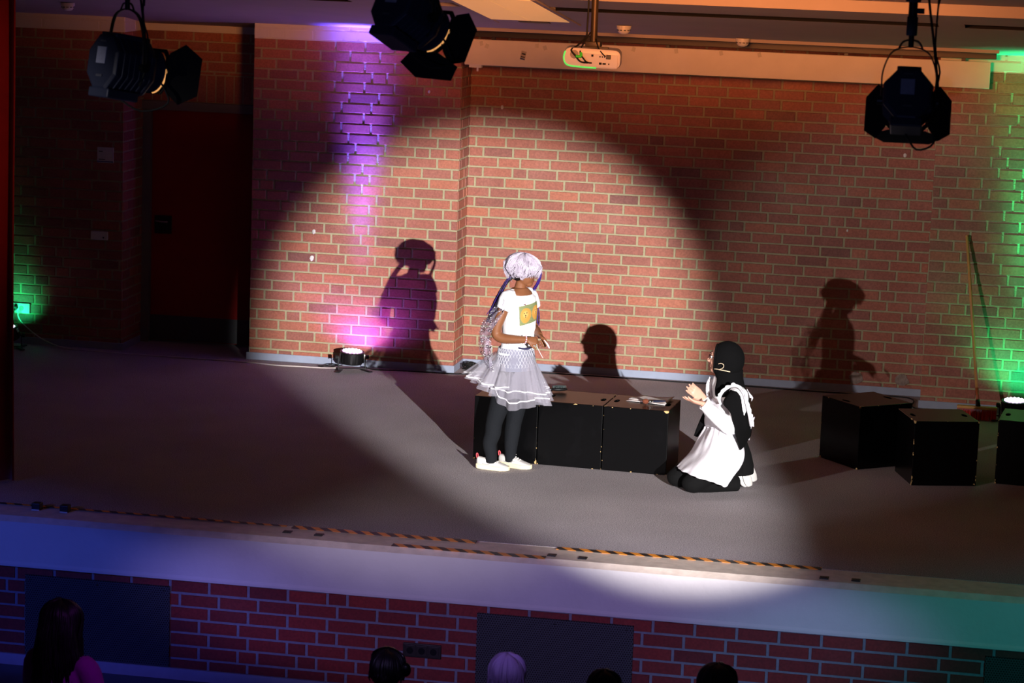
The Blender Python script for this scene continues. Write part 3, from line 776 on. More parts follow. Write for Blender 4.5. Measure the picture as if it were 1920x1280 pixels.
        mb.tube([q*1.0+d*.12+Vector((0,0,-.05)),q*1.25+d*.15+Vector((0,0,-.15)),q*.5+d*.05+Vector((0,0,-.21)),Vector((0,0,-.165))-d*.05],.005,seg=8)
        mb.build('cable',M_RUBBER,e,local=True,smooth=True)
    if power:
        spot('spotlight_beam',c+d*.37*scale,c+d*3,power,(1,.33,.09),60,.9,.06)
    return e
D=.15
fresnel(at(238,124,-8.9),(.55,.80,-.16),'left spotlight hanging before the dark door, barn door open to the right',.95,doors=((0,0),(1.05,20),(0,0),(0,0)),power=26,slots=False)
fresnel(at(772,30,-9.0),(.46,.76,-.46),'middle spotlight tilted down with glowing vent slots, by the purple beam',0.95,doors=((0,0),(.85,14),(.9,36,1.35),(0,0)),power=15)
fresnel(at(1702,190,-8.9),(-.02,.93,-.33),'right spotlight with blue label and all barn doors open, over the right cubes',.86,doors=((0,0),(1.0,44),(.9,12,1.35),(1.0,44)),power=15,slots=False)
mb=MB(); mb.cyl((-3.5,-8.9,3.74),(6.8,-8.9,3.74),.025,seg=16)
for x in(-2.5,2.7,6.3): mb.cyl((x,-8.9,3.74),(x,-8.9,cz(-8.9)+.07),.012,seg=10)
tag(mb.build('lighting_bar',M_DARKST,origin=(1.6,-8.9,3.74)),'horizontal steel bar under the ceiling that the three spotlights hang from','bar')

# ================================================================ PROJECTOR
pc=at(1112,107,-4.2); e=empty('projector',pc); tag(e,'white projector with green edge glow hanging from a ceiling pole','projector')
M_PROJ=mat('projector_white',(205,200,200),.35)
mb=MB()
def rr(y,sx,sz,r=.04,n=6):
    out=[]
    for cx,cz_,a0 in((1,1,0),(-1,1,90),(-1,-1,180),(1,-1,270)):
        for i in range(n):
            a=R(a0+90*i/(n-1)); out.append(Vector((cx*(sx-r)+r*math.cos(a),y,cz_*(sz-r)+r*math.sin(a))))
    return out
mb.loft([rr(-.14,.172,.05),rr(-.135,.182,.060),rr(.0,.188,.064),rr(.13,.185,.062),rr(.14,.17,.05)])
TP=Matrix.Rotation(R(7),3,'Z')@Matrix.Rotation(R(2),3,'Y')
def PB_(mb,name,m,par=e,**k):
    mb.v=[TP@v for v in mb.v]
    return mb.each(name,m,par,local=True,**k) if name=='socket' else mb.build(name,m,par,local=True,**k)
body=PB_(mb,'case',M_PROJ,auto=40)
mb=MB(); mb.box((.045,-.142,-.012),(.24,.006,.085),bev=.002); pn=PB_(mb,'connector_panel',mat('panel_grey',(186,182,184),.4),body)
mb=MB()
for x,z,sx,sz in((.0,.018,.014,.014),(.05,.014,.008,.008),(.065,.014,.008,.008),(.08,.014,.008,.008),(.055,-.03,.018,.014),(.08,-.03,.022,.010),(.11,-.03,.008,.008),(-.04,-.03,.03,.012),(-.01,-.03,.02,.010)): mb.box((x,-.147,z),(sx,.004,sz))
PB_(mb,'socket',M_VOID,pn)
mb=MB(); mb.loft([ring((-.118,-.141,.018),(1,0,0),(0,0,1),.028,.028),ring((-.118,-.143,.018),(1,0,0),(0,0,1),.028,.028)]); PB_(mb,'speaker_grille',mat('speaker_grey',(140,134,132),.7),body)
mb=MB(); mb.tube([(-.178,-.137,.035),(-.186,-.135,.0),(-.178,-.137,-.035),(-.15,-.139,-.056),(-.06,-.139,-.061),(.03,-.139,-.061)],.0055,seg=8); PB_(mb,'green_glow_edge',mat('green_edge',(90,230,110),.3,emit=(.05,.9,.15),es=.55),body,smooth=True)
mb=MB(); mb.box((.105,-.152,.016),(.03,.014,.028),bev=.003); PB_(mb,'power_plug',M_BLACKPL,body)
mb=MB(); mb.cyl((.0,0,.05),(.0,0,cz(-4.2)-pc.z+.07),.023,seg=20); mb.box((0,0,.085),(.10,.09,.035),bev=.006); mb.box((0,0,.062),(.20,.05,.012)); mb.box((0,.05,.062),(.05,.16,.012)); mb.build('ceiling_pole',M_YOKE,e,local=True,auto=40)
mb=MB()
top=cz(-4.2)-pc.z+.05
mb.tube([(-.035,-.03,top),(-.04,-.035,.2),(-.045,-.05,.13),(-.09,-.12,.075),(-.12,-.16,.05),(-.09,-.17,.015),(-.06,-.165,-.02),(-.03,-.15,-.03)],.006,seg=8)
mb.tube([(-.02,-.03,.16),(-.06,-.11,.07),(-.06,-.16,.035),(-.045,-.17,.01),(-.02,-.165,-.02),(.0,-.15,-.03)],.005,seg=8)
mb.tube([(.02,-.03,.12),(.05,-.10,.065),(.09,-.16,.03),(.105,-.155,.018)],.004,seg=8)
mb.build('cable',M_RUBBER,e,local=True,smooth=True)
mb=MB(); mb.cyl((-.085,-.172,.012),(-.05,-.172,.008),.009,seg=10); mb.cyl((-.055,-.165,.035),(-.05,-.172,.01),.009,seg=10); mb.build('green_tie',mat('green_tie',(60,220,60),.4),e,local=True)

# ================================================================ BROOM
gb=at(1832,768,-.72); gt=at(1813,443,-.53)
e=empty('broom',(gb.x,-.85,0)); tag(e,'wooden handled push broom with red bristles leaning on the right wall','broom')
M_WOOD=mat('broom_wood',(206,150,88),.5,noise=.2,nscale=12)
b0=Vector((gb.x+.005,-.84,.12)); hx=(gt-b0)
mb=MB(); mb.cyl(b0+hx*.09,gt,.0125,seg=14,r2=.012); mb.ell(gt,(.0125,.0125,.0125),nu=14,nv=8); mb.build('handle',M_WOOD,e,smooth=True)
mb=MB(); mb.cyl(b0-hx*.01,b0+hx*.10,.0125,seg=14,r2=.013); mb.build('handle_end',mat('red_brown_wood',(150,70,36),.5),e,smooth=True)
mb=MB(); mb.cyl(b0-hx*.02,b0+hx*.03,.021,seg=16,r2=.016); mb.build('socket',M_BLACKPL,e,smooth=True)
mb=MB(); mb.box((b0.x-.005,-.845,.098),(.31,.055,.022),bev=.008); mb.build('head_block',M_WOOD,e)
mb=MB(); rnd=random.Random(3)
for i in range(38):
    for j in range(5):
        x=b0.x-.005-.148+.296*i/37; y=-.865+.010*j
        mb.cyl((x,y,.09),(x+rnd.uniform(-.006,.006),y-.012+.004*j+rnd.uniform(-.004,.004),.003),.0028,seg=5)
mb.build('bristles',mat('red_bristle',(190,36,22),.7),e)['kind']='stuff'

# ================================================================ CABLES
def cable(pts,r,m,name,label,cat='cable',sub=5):
    mb=MB(); mb.tube(pts,r,seg=8,sub=sub); o=mb.build(name,m,smooth=True,origin=pts[len(pts)//2] if False else Vector((pts[0][0],pts[0][1],0))); return tag(o,label,cat)
cable([(-3.76,YL-.05,.29),(-3.755,YL-.07,.24),(-3.70,YL-.07,.17),(-3.55,YL-.08,.07),(-3.34,-.50,.012),(-3.1,-.53,.005),(-2.46,-.55,.005),(-1.70,-.56,.005),(-1.45,-.60,.005),(-1.25,-.585,.005),(-1.05,-.58,.006),(-.93,-.62,.02)],.0052,mat('white_cable',(205,195,190),.5),'power_cable','white power cable from the left socket along the floor to the purple lamp')
cable([(-.68,-.57,.03),(-.62,-.50,.006),(-.4,-.455,.005),(0,-.44,.005),(.10,-.41,.005),(.24,-.37,.005),(.5,-.14,.005),(1.4,-.10,.005),(1.9,-.11,.005),(2.4,-.09,.005),(3.0,-.12,.005),(3.6,-.10,.005),(3.76,-.2,.005),(3.79,-.56,.005),(4.15,-.60,.005),(4.45,-.72,.02)],.005,M_RUBBER,'power_cable','black cable lying along the grey skirting of the brick recess')
cable([(-.93,-.56,.04),(-1.0,-.52,.03),(-1.06,-.56,.012),(-1.10,-.52,.01),(-1.0,-.49,.008),(-.9,-.52,.03)],.004,M_RUBBER,'cable_loop','small loop of black cable beside the purple lamp')
# coil of dark cable in the recess corner
mb=MB(); 
for k in range(9):
    rx,ry=.055+.012*math.sin(k*2.1),.035+.008*math.cos(k*1.7)
    mb.tube([Vector((.115+rx*math.cos(t+k),-.215+ry*math.sin(t+k),.012+.006*k+.008*math.sin(t*2+k))) for t in [2*math.pi*i/14 for i in range(15)]],.0045,seg=6,sub=2)
tag(mb.build('cable_coil',M_RUBBER,smooth=True,origin=(.115,-.215,0)),'small dark coil of cable in the brick corner behind the skirt','cable')

# ================================================================ THINGS ON THE CUBES
e=empty('hairbrush',(1.36,-3.27,.4515)); tag(e,'dark oval hairbrush lying on the middle cube beside the skirt','hairbrush')
p0=Vector((1.245,-3.33,.468)); p1=Vector((1.44,-3.235,.468)); dv=(p1-p0).normalized(); sv=Vector((-dv.y,dv.x,0))
mb=MB(); mb.tube([p0,p0+dv*.05,p0+dv*.085],[.010,.013,.009],seg=12); mb.build('handle',mat('navy_plastic',(20,26,48),.3),e,smooth=True)
mb=MB(); mb.cyl(p0+dv*.078,p0+dv*.096,.011,seg=14); mb.build('metal_band',M_CHROME,e,smooth=True)
cb_=p0+dv*.152+Vector((0,0,.004))
mb=MB(); mb.ell(cb_,(.062,.034,.014),rot=Matrix.Rotation(math.atan2(dv.y,dv.x),3,'Z')); bh=mb.build('head',M_BLACKPL,e,smooth=True)
mb=MB()
for i in range(-4,5):
    for j in range(-2,3):
        if (i/4.6)**2+(j/2.6)**2<1: q=cb_+dv*(i*.0115)+sv*(j*.0105)+Vector((0,0,.010)); mb.cyl(q,q+Vector((0,0,.015)),.0018,seg=5)
mb.build('bristles',mat('grey_green_bristle',(88,104,104),.5),bh)['kind']='stuff'
p=MB(); mb=MB()
A=[Vector((1.885,-3.43,.4535)),Vector((1.97,-3.20,.4535)),Vector((2.20,-3.225,.4535)),Vector((2.165,-3.50,.4535))]
g=9; rows=[]
for j in range(g+1):
    row=[]
    for i in range(g+1):
        a,b=i/g,j/g; q=(A[0]*(1-a)+A[3]*a)*(1-b)+(A[1]*(1-a)+A[2]*a)*b
        q.z+=.004*abs(math.sin(a*3+b*2))+(.010*max(0,a-.75)*4*b if a>.75 else 0); row.append(q)
    rows.append(row)
mb.loft(rows,closed=False,cap=False); o=mb.build('paper_sheet',mat('paper_white',(225,215,212),.7),smooth=True,solid=.0012,origin=(2.03,-3.35,.4515)); tag(o,'crumpled white sheet of paper on the right cube of the row','paper')
mb=MB(); rows=[[Vector((x+.01*y,-3.40+y*.9,.4515+.012+.004*math.sin(x*30+y*20)-.004)) for x in [1.90+.012*i for i in range(9)]] for y in [.0+.016*j for j in range(7)]]
mb.loft(rows,closed=False,cap=False); tag(mb.build('paper_sheet',mat('paper_white',(225,215,212),.7),smooth=True,solid=.0012,origin=(1.95,-3.35,.4515)),'smaller folded piece of paper lying under the left edge of the big sheet','paper')
e=empty('makeup_brush',(2.09,-3.46,.4515)); tag(e,'make-up brush with brown round head on the right cube by the paper','brush')
a0=Vector((2.035,-3.515,.475)); a1=Vector((2.165,-3.44,.472)); dv=(a1-a0).normalized()
mb=MB(); mb.ell(a0,(.023,.020,.019),rot=Matrix.Rotation(.5,3,'Z')); mb.build('bristle_head',mat('brown_bristle',(120,62,40),.9,bump=1,bscale=200),e,smooth=True)
mb=MB(); mb.cyl(a0+dv*.018,a0+dv*.055,.010,r2=.007,seg=14); mb.build('ferrule',M_CHROME,e,smooth=True)
mb=MB(); mb.tube([a0+dv*.052,a0+dv*.09,a0+dv*.15],[.007,.0075,.004],seg=10); mb.build('handle',mat('navy_plastic',(20,26,48),.3),e,smooth=True)

# ================================================================ PEOPLE
M_SKIN1=mat('brown_skin',(124,78,50),.5,spec=.3,noise=.06,nscale=30)
M_SKIN2=mat('light_skin',(204,152,130),.5,spec=.35,noise=.05,nscale=30)
M_SHIRT=mat('white_cotton',(226,225,228),.85,bump=.25,bscale=25)
M_BLACKC=mat('black_cloth',(9,9,10),.9,bump=.4,bscale=30,spec=.15)
M_LEGG=mat('dark_leggings',(22,24,28),.9,bump=.2,bscale=60,spec=.15)
UP=Vector((0,0,1))
def hand(mb,w,d,pn,k=1.0,curl=(.25,.3,.35,.4),thumb=1,spread=1.0,fr=.0078,seg=9):
    """palm + four jointed fingers + thumb. w wrist, d hand direction, pn palm normal (palm faces pn), thumb: side sign"""
    w=Vector(w); d=Vector(d).normalized(); pn=Vector(pn); pn=(pn-d*pn.dot(d)).normalized(); s=d.cross(pn)*thumb
    rg=[]
    for t,wd,th in((-.012,.022,.017),(.0,.024,.017),(.02,.029,.0165),(.045,.036,.0155),(.07,.0375,.014),(.082,.036,.012)):
        rg.append(ring(w+d*t*k,s,pn,wd*k,th*k,16,2.4))
    mb.loft(rg)
    for i,(off,L) in enumerate(((.028,.066),(.0095,.074),(-.0095,.069),(-.0275,.054))):
        base=w+d*(.075-abs(off)*.15)*k+s*off*k
        fd=(d+s*off*2.2*spread).normalized(); c=curl[i]; pts=[base-fd*.018*k,base]; dirv=fd; p=base; a=0
        for seg_,m in zip((.45,.31,.24),(.9,1.1,.8)):
            a+=c*m; dirv=(fd*math.cos(a)+pn*math.sin(a)).normalized(); p=p+dirv*L*seg_*k; pts.append(p)
        mb.tube(pts,[fr*k*1.12,fr*k*1.1,fr*k*1.05,fr*k*.97,fr*k*.72],seg=seg,sub=3)
        mb.ell(pts[-1],(fr*k*.78,)*3,nu=8,nv=6)
    t0=w+d*.018*k+s*.020*k; td=(d*.72+s*.72+pn*.22).normalized()
    pts=[t0-td*.006*k,t0+td*.026*k,t0+td*.047*k+d*.004*k,t0+td*.064*k+d*.014*k]
    mb.tube(pts,[.0125*k,.0115*k,.0095*k,.0068*k],seg=seg,sub=3); mb.ell(pts[-1],(.0072*k,)*3,nu=8,nv=6)
def head(mb,c,f,u,k=1.0,ears=True):
    "c centre between the ears, f facing, u up; k=1 -> 22 cm high head"
    f=Vector(f).normalized(); u=Vector(u); u=(u-f*u.dot(f)).normalized(); s=f.cross(u)
    P=lambda a,b,cc: Vector(c)+(f*a+s*b+u*cc)*k
    M3=Matrix((f,s,u)).transposed()
    mb.ell(P(-.012,0,.035),(.094*k,.075*k,.082*k),rot=M3,nu=26,nv=18)
    mb.ell(P(.018,0,-.012),(.072*k,.064*k,.085*k),rot=M3,nu=24,nv=16)
    mb.ell(P(.05,0,-.072),(.034*k,.036*k,.028*k),rot=M3)           # chin
    mb.ell(P(.055,.030,-.018),(.026*k,.022*k,.026*k),rot=M3); mb.ell(P(.055,-.030,-.018),(.026*k,.022*k,.026*k),rot=M3)  # cheeks
    mb.tube([P(.078,0,.030),P(.090,0,.010),P(.103,0,-.008),P(.092,0,-.018)],[.008*k,.0095*k,.0115*k,.010*k],seg=10)       # nose
    for b in(-.011,.011): mb.ell(P(.090,b,-.014),(.009*k,.007*k,.006*k),rot=M3,nu=10,nv=6)
    mb.tube([P(.070,-.024,-.043),P(.083,-.010,-.040),P(.086,0,-.041),P(.083,.010,-.040),P(.070,.024,-.043)],[.003*k,.0055*k,.006*k,.0055*k,.003*k],seg=8)   # lips
    mb.tube([P(.068,-.020,-.049),P(.081,-.008,-.051),P(.084,0,-.052),P(.081,.008,-.051),P(.068,.020,-.049)],[.003*k,.006*k,.0065*k,.006*k,.003*k],seg=8)
    mb.tube([P(.068,-.042,.040),P(.081,-.024,.046),P(.083,0,.040),P(.081,.024,.046),P(.068,.042,.040)],[.007*k,.009*k,.008*k,.009*k,.007*k],seg=8)  # brow
    if ears:
        for b in(-1,1): mb.ell(P(-.008,b*.074,.0),(.016*k,.008*k,.030*k),rot=M3,nu=12,nv=8)
    return P,M3
def face_details(par,P,M3,k,skin,iris=(60,38,26)):
    for b in(-.030,.030):
        mb=MB(); mb.ell(P(.073,b,.020),(.012*k,.0135*k,.0115*k),rot=M3,nu=14,nv=10); ey=mb.build('eye',mat('eye_white',(225,220,215),.25),par,smooth=True)
        mb=MB(); mb.ell(P(.0825,b,.020),(.004*k,.006*k,.006*k),rot=M3,nu=12,nv=8); mb.build('iris',mat('iris',iris,.2),ey,smooth=True)
    for b in(-1,1):
        mb=MB(); mb.tube([P(.083,b*.014,.046),P(.086,b*.028,.052),P(.074,b*.046,.046)],[.003*k,.0042*k,.002*k],seg=6); mb.build('eyebrow',mat('dark_brow',(30,22,20),.8),par,smooth=True)
    mb=MB(); mb.tube([P(.0765,-.021,-.0465),P(.0885,-.008,-.0445),P(.0905,0,-.0455),P(.0885,.008,-.0445),P(.0765,.021,-.0465)],[.0022*k,.0042*k,.0045*k,.0042*k,.0022*k],seg=6,flat=M3@Vector((0,0,1))); mb.build('lips',mat('lip_'+skin.name,(150,80,76) if skin is M_SKIN2 else (104,52,46),.45),par,smooth=True)

# ---------------------------------------------------------------- the standing girl
g1=empty('person',(1.13,-3.84,0))
tag(g1,'standing child in silver wig, white printed T-shirt and white tulle skirt, holding a string','person')
FY=R(-30); F=Vector((math.cos(FY),math.sin(FY),0)); Wd=Vector((math.sin(-FY),math.cos(FY),0)); Wd=Vector((-F.y,F.x,0))   # F chest direction, Wd towards her left (away from us)
YB=-3.84
def c1(px,py,dy=0): return at(px,py,YB+dy)
def tring(px,py,w_,d_,yaw=-30,dy=0,p=2.3,n=28):
    a=R(yaw); f=Vector((math.cos(a),math.sin(a),0)); l=Vector((-f.y,f.x,0)); return ring(c1(px,py,dy),l,f,w_,d_,n,p)
torso=[(962,704,.135,.098),(963,688,.142,.100),(966,668,.130,.092),(971,648,.116,.085),(973,625,.112,.083),(973,600,.118,.086),(973,576,.126,.086),(973,557,.124,.078),(974,547,.100,.062),(975,539,.052,.048)]
mb=MB(); mb.loft([tring(*t) for t in torso])
neck0=c1(974,548); hc=c1(982,512,.0)
HF=Vector((math.cos(R(8)),math.sin(R(8)),-.13)); 
mb.tube([neck0,c1(975,538),c1(979,526)],[.045,.037,.038],seg=16)
P1,M1=head(mb,hc,HF,(0.05,0,1),.88)
# right arm (nearest to the camera)
sh=c1(951,558,-.11); el=c1(931,626,-.15); wr=c1(988,637,-.20)
mb.tube([c1(961,556,-.06),sh,c1(942,586,-.14),c1(932,611,-.15),el,c1(942,634,-.16),c1(962,636,-.18),wr],[.036,.040,.036,.036,.036,.035,.031,.0225],seg=16)
hd=(c1(1010,640,-.16)-wr).normalized()
hand(mb,wr,hd,(.1,.75,-.5),.86,(.55,.6,.65,.7),thumb=-1)
# left arm (far side)
sh2=c1(994,551,.10); el2=c1(1000,612,.13); wr2=c1(1012,629,-.05)
mb.tube([c1(986,553,.05),sh2,c1(1001,585,.13),el2,c1(1006,620,.06),wr2],[.034,.037,.034,.033,.029,.0215],seg=16)
hand(mb,wr2,(c1(1024,640,-.12)-wr2),(-.1,-.55,-.75),.84,(.6,.65,.7,.7),thumb=1)
# legs
hipN=c1(950,716,-.06); hipF=c1(972,712,.06)
anN=at(921,856,-3.925); anF=at(957,853,-3.80)
mb.tube([c1(956,700,-.04),hipN,at(939,752,-3.91),at(927,790,-3.915),at(924,812,-3.915),at(918,832,-3.92),anN,anN-Vector((0,0,.045))],[.085,.083,.066,.052,.050,.043,.030,.020],seg=18)
mb.tube([c1(970,698,.04),hipF,at(970,750,-3.80),at(963,790,-3.795),at(960,812,-3.795),at(958,832,-3.80),anF,anF-Vector((0,0,.045))],[.085,.083,.065,.051,.049,.042,.030,.020],seg=18)
for an,dx in((anN,Vector((1,-.12,0))),(anF,Vector((1,-.3,0)))):
    q=Vector((an.x,an.y,.038)); dx=dx.normalized(); mb.tube([q-dx*.02,q+dx*.03-Vector((0,0,.004)),q+dx*.08+Vector((0,0,-.014)),q+dx*.12+Vector((0,0,-.018))],[.018,.018,.015,.010],seg=12)
body1=mb.build('body',M_SKIN1,g1,remesh=.0038,iters=3)
body1['label']='brown skin'
face_details(g1,P1,M1,.88,M_SKIN1)
# T-shirt
def grow(t,a,b): return (t[0],t[1],t[2]+a,t[3]+b)
def vneck(r,c,k):
    out=[]
    for p in r:
        d=(p-c).dot(F); out.append(p-UP*(k*max(0,d)/.06))
    return out
mb=MB(); mb.loft([tring(*grow(t,.012,.012)) for t in [(966,662,.131,.092)]+torso[3:8]]+[vneck(tring(974,548,.106,.066),c1(974,548),.010),vneck(tring(975,543,.074,.056),c1(975,543),.024)])
mb.tube([c1(963,555,-.05),sh+Vector((0,0,.002)),c1(946,573,-.13),c1(943,580,-.136)],[.040,.050,.050,.048],seg=18,sub=3)
mb.tube([c1(985,552,.05),sh2+Vector((0,0,.002)),c1(1000,568,.12),c1(1001,575,.125)],[.038,.047,.047,.045],seg=18,sub=3)
sh_o=mb.build('tshirt',M_SHIRT,g1,remesh=.0045,iters=5); sh_o['label']='white T-shirt with a printed picture'
# neckline rib + printed picture
mb=MB(); cr_=vneck(tring(975,542,.066,.056),c1(975,542),.030); mb.tube([cr_[i] for i in list(range(0,28,2))+[0]],.005,seg=8,sub=3); mb.build('collar',M_SHIRT,sh_o,smooth=True)
def shirt_pt(theta,v):
    # v 0..1 from waist (648) up to shoulder (566)
    T=[grow(t,.0165,.0165) for t in torso[3:8]]; x=v*(len(T)-1); i=min(int(x),len(T)-2); f=x-i
    t=[T[i][j]*(1-f)+T[i+1][j]*f for j in range(4)]
    a=R(-30); fv=Vector((math.cos(a),math.sin(a),0)); l=Vector((-fv.y,fv.x,0)); ca,sa=math.cos(theta),math.sin(theta); p=2.3
    return c1(t[0],t[1])+l*(math.copysign(abs(ca)**(2/p),ca)*t[2])+fv*(math.copysign(abs(sa)**(2/p),sa)*t[3])
def print_mat():
    m,nt,b=newmat('printed_dog_picture',.8)
    uv=N(nt,'ShaderNodeUVMap'); s=N(nt,'ShaderNodeSeparateXYZ'); nt.links.new(uv.outputs[0],s.inputs[0])
    def disk(cx,cy,r,sx=1,soft=.1):
        x=math_(nt,'MULTIPLY',math_(nt,'SUBTRACT',s.outputs[0],cx),sx); y=math_(nt,'SUBTRACT',s.outputs[1],cy)
        d=math_(nt,'SQRT',math_(nt,'ADD',math_(nt,'MULTIPLY',x,x),math_(nt,'MULTIPLY',y,y)))
        m_=N(nt,'ShaderNodeMapRange'); m_.inputs[1].default_value=r; m_.inputs[2].default_value=r-soft; nt.links.new(d,m_.inputs[0]); return m_.outputs[0]
    n=N(nt,'ShaderNodeTexNoise'); n.inputs['Scale'].default_value=14; nt.links.new(uv.outputs[0],n.inputs['Vector'])
    c=mixc(nt,n.outputs['Fac'],s2l((92,104,60)),s2l((140,146,100)))
    for cx in(.27,.76):
        c=mixc(nt,disk(cx,.45,.40,1.65,.05),c,s2l((190,136,58))); c=mixc(nt,disk(cx,.50,.22,1.5,.12),c,s2l((212,164,90)))
        for dx,dy,r in((-.055,.56,.035),(.055,.56,.035),(0,.44,.045),(0,.36,.03)): c=mixc(nt,disk(cx+dx,dy,r,1.3,.01),c,s2l((60,42,26)))
    nt.links.new(c,b.inputs['Base Color']); return m
mb=MB(); NU,NV=18,12; rows=[]
for j in range(NV+1):
    rows.append([shirt_pt(R(128-82*i/NU),.44+.39*j/NV+.09*i/NU) for i in range(NU+1)])
mb.loft(rows,closed=False,cap=False); po=mb.build('printed_picture',print_mat(),sh_o,smooth=True); po['label']='printed picture of two yellow fluffy dogs on green'
uvl=po.data.uv_layers.new(name='UVMap')
for lp in po.data.loops:
    i=lp.vertex_index; uvl.data[lp.index].uv=((i%(NU+1))/NU,(i//(NU+1))/NV)
mb=MB(); mb.tube([c1(972,652,-.115),c1(983,654,-.125),c1(992,653,-.12),c1(1000,649,-.09)],[.005,.006,.006,.004],seg=8); mb.build('navy_waist_tie',mat('navy_cloth',(28,26,66),.8),sh_o,smooth=True)
# leggings
mb=MB()
mb.loft([tring(*grow(t,.004,.004)) for t in [(958,716,.125,.092)]+torso[0:2]+[(965,676,.128,.090)]])
mb.tube([c1(956,705,-.04),hipN,at(939,752,-3.91),at(927,790,-3.915),at(924,812,-3.915),at(918,832,-3.92),at(921,852,-3.925),at(921,867,-3.925)],[.085,.088,.072,.058,.056,.049,.040,.038],seg=20)
mb.tube([c1(970,703,.04),hipF,at(970,750,-3.80),at(963,790,-3.795),at(960,812,-3.795),at(958,832,-3.80),at(957,850,-3.80),at(957,865,-3.80)],[.085,.088,.071,.057,.055,.048,.040,.038],seg=20)
mb.build('leggings',M_LEGG,g1,remesh=.005,iters=4)
# shoes
M_SHOE=mat('pale_knit_shoe',(200,196,192),.8,bump=.3,bscale=150); M_SOLE=mat('cream_sole',(226,214,178),.6)
def sneaker(par,heel,d,L=.235,k=1.0,sole_m=M_SOLE,up_m=M_SHOE,tab=True):
    d=Vector(d).normalized(); s=Vector((-d.y,d.x,0)); h=Vector(heel)
    P=lambda a,b,z: h+d*(a*L)+s*b*k+UP*z
    prof=[(0,.022),(.05,.030),(.18,.034),(.35,.034),(.55,.038),(.75,.043),(.9,.036),(.98,.020),(1.0,.006)]
    mb=MB(); rg=[]
    for z,g,e in((.002,.0,.0),(.006,.003,0),(.024,.004,0),(.032,.0,0)):
        left=[P(a,w_+g,z+(.012*max(0,a-.8)*5*.3)+.010*max(0,.12-a)*6) for a,w_ in prof]; right=[P(a,-(w_+g),z+(.012*max(0,a-.8)*5*.3)+.010*max(0,.12-a)*6) for a,w_ in reversed(prof)]
        rg.append(left+right)
    mb.loft(rg)
    e=empty('shoe',h); e.parent=par; e.location=h-WORLD[par.name]; WORLD[e.name]=h
    mb.build('sole',sole_m,e,smooth=False,bevel=.004)
    mb=MB(); rg=[]
    for a,w_,z0_,z1_ in((.01,.018,.028,.080),(.06,.027,.026,.088),(.18,.031,.025,.082),(.34,.032,.025,.080),(.48,.034,.025,.076),(.62,.037,.024,.062),(.78,.038,.024,.048),(.90,.031,.024,.040),(.975,.016,.024,.032)):
        cc=P(a,0,(z0_+z1_)/2); rg.append(ring(cc,s,UP,w_*k,(z1_-z0_)/2,18,2.6))
    mb.loft(rg); mb.build('upper',up_m,e,smooth=True)
    mb=MB()
    for a,z in((.42,.083),(.49,.079),(.56,.072),(.63,.064)): mb.tube([P(a,-.022,z-.010),P(a+.02,0,z),P(a,.022,z-.010)],.0032,seg=6)
    mb.tube([P(.42,0,.086),P(.40,.02,.098),P(.46,.034,.086),P(.44,.01,.086)],.0024,seg=6); mb.tube([P(.42,0,.086),P(.38,-.02,.098),P(.45,-.034,.084),P(.44,-.01,.086)],.0024,seg=6)
    mb.build('laces',mat('white_lace',(232,230,228),.8),e,smooth=True)
    if tab:
        mb=MB(); mb.tube([P(.0,0,.070),P(-.02,0,.095),P(-.005,0,.108),P(.03,0,.098),P(.035,0,.082)],.007,seg=8,flat=s); mb.build('heel_tab',mat('coral_tab',(226,84,92),.7),e,smooth=True)
    mb=MB(); mb.tube([P(.22,-.0345*k,.045),P(.36,-.0365*k,.040),P(.46,-.037*k,.052),P(.55,-.0375*k,.050)],.0025,seg=6); mb.build('side_seam',mat('grey_seam',(170,168,166),.7),e,smooth=True)
    return e
sneaker(g1,(.935,-3.905,0),(1,-.10,0))
sneaker(g1,(1.065,-3.775,0),(1,-.22,0),L=.245)
# tulle skirt
def tulle(name,alpha,col=(224,220,228)):
    m,nt,b=newmat(name,.9); b.inputs['Base Color'].default_value=(*s2l(col),1)
    out=nt.nodes['Material Output']; tr=N(nt,'ShaderNodeBsdfTransparent'); tl=N(nt,'ShaderNodeBsdfTranslucent'); tl.inputs[0].default_value=(*s2l(col),1)
    m1=N(nt,'ShaderNodeMixShader'); m1.inputs[0].default_value=.3; nt.links.new(b.outputs[0],m1.inputs[1]); nt.links.new(tl.outputs[0],m1.inputs[2])
    m2=N(nt,'ShaderNodeMixShader'); m2.inputs[0].default_value=alpha; nt.links.new(tr.outputs[0],m2.inputs[1]); nt.links.new(m1.outputs[0],m2.inputs[2])
    nt.links.new(m2.outputs[0],out.inputs[0]); return m
M_TUL=tulle('white_tulle',.33,(190,186,200)); M_TUL2=tulle('white_tulle_dense',.42,(196,192,204))
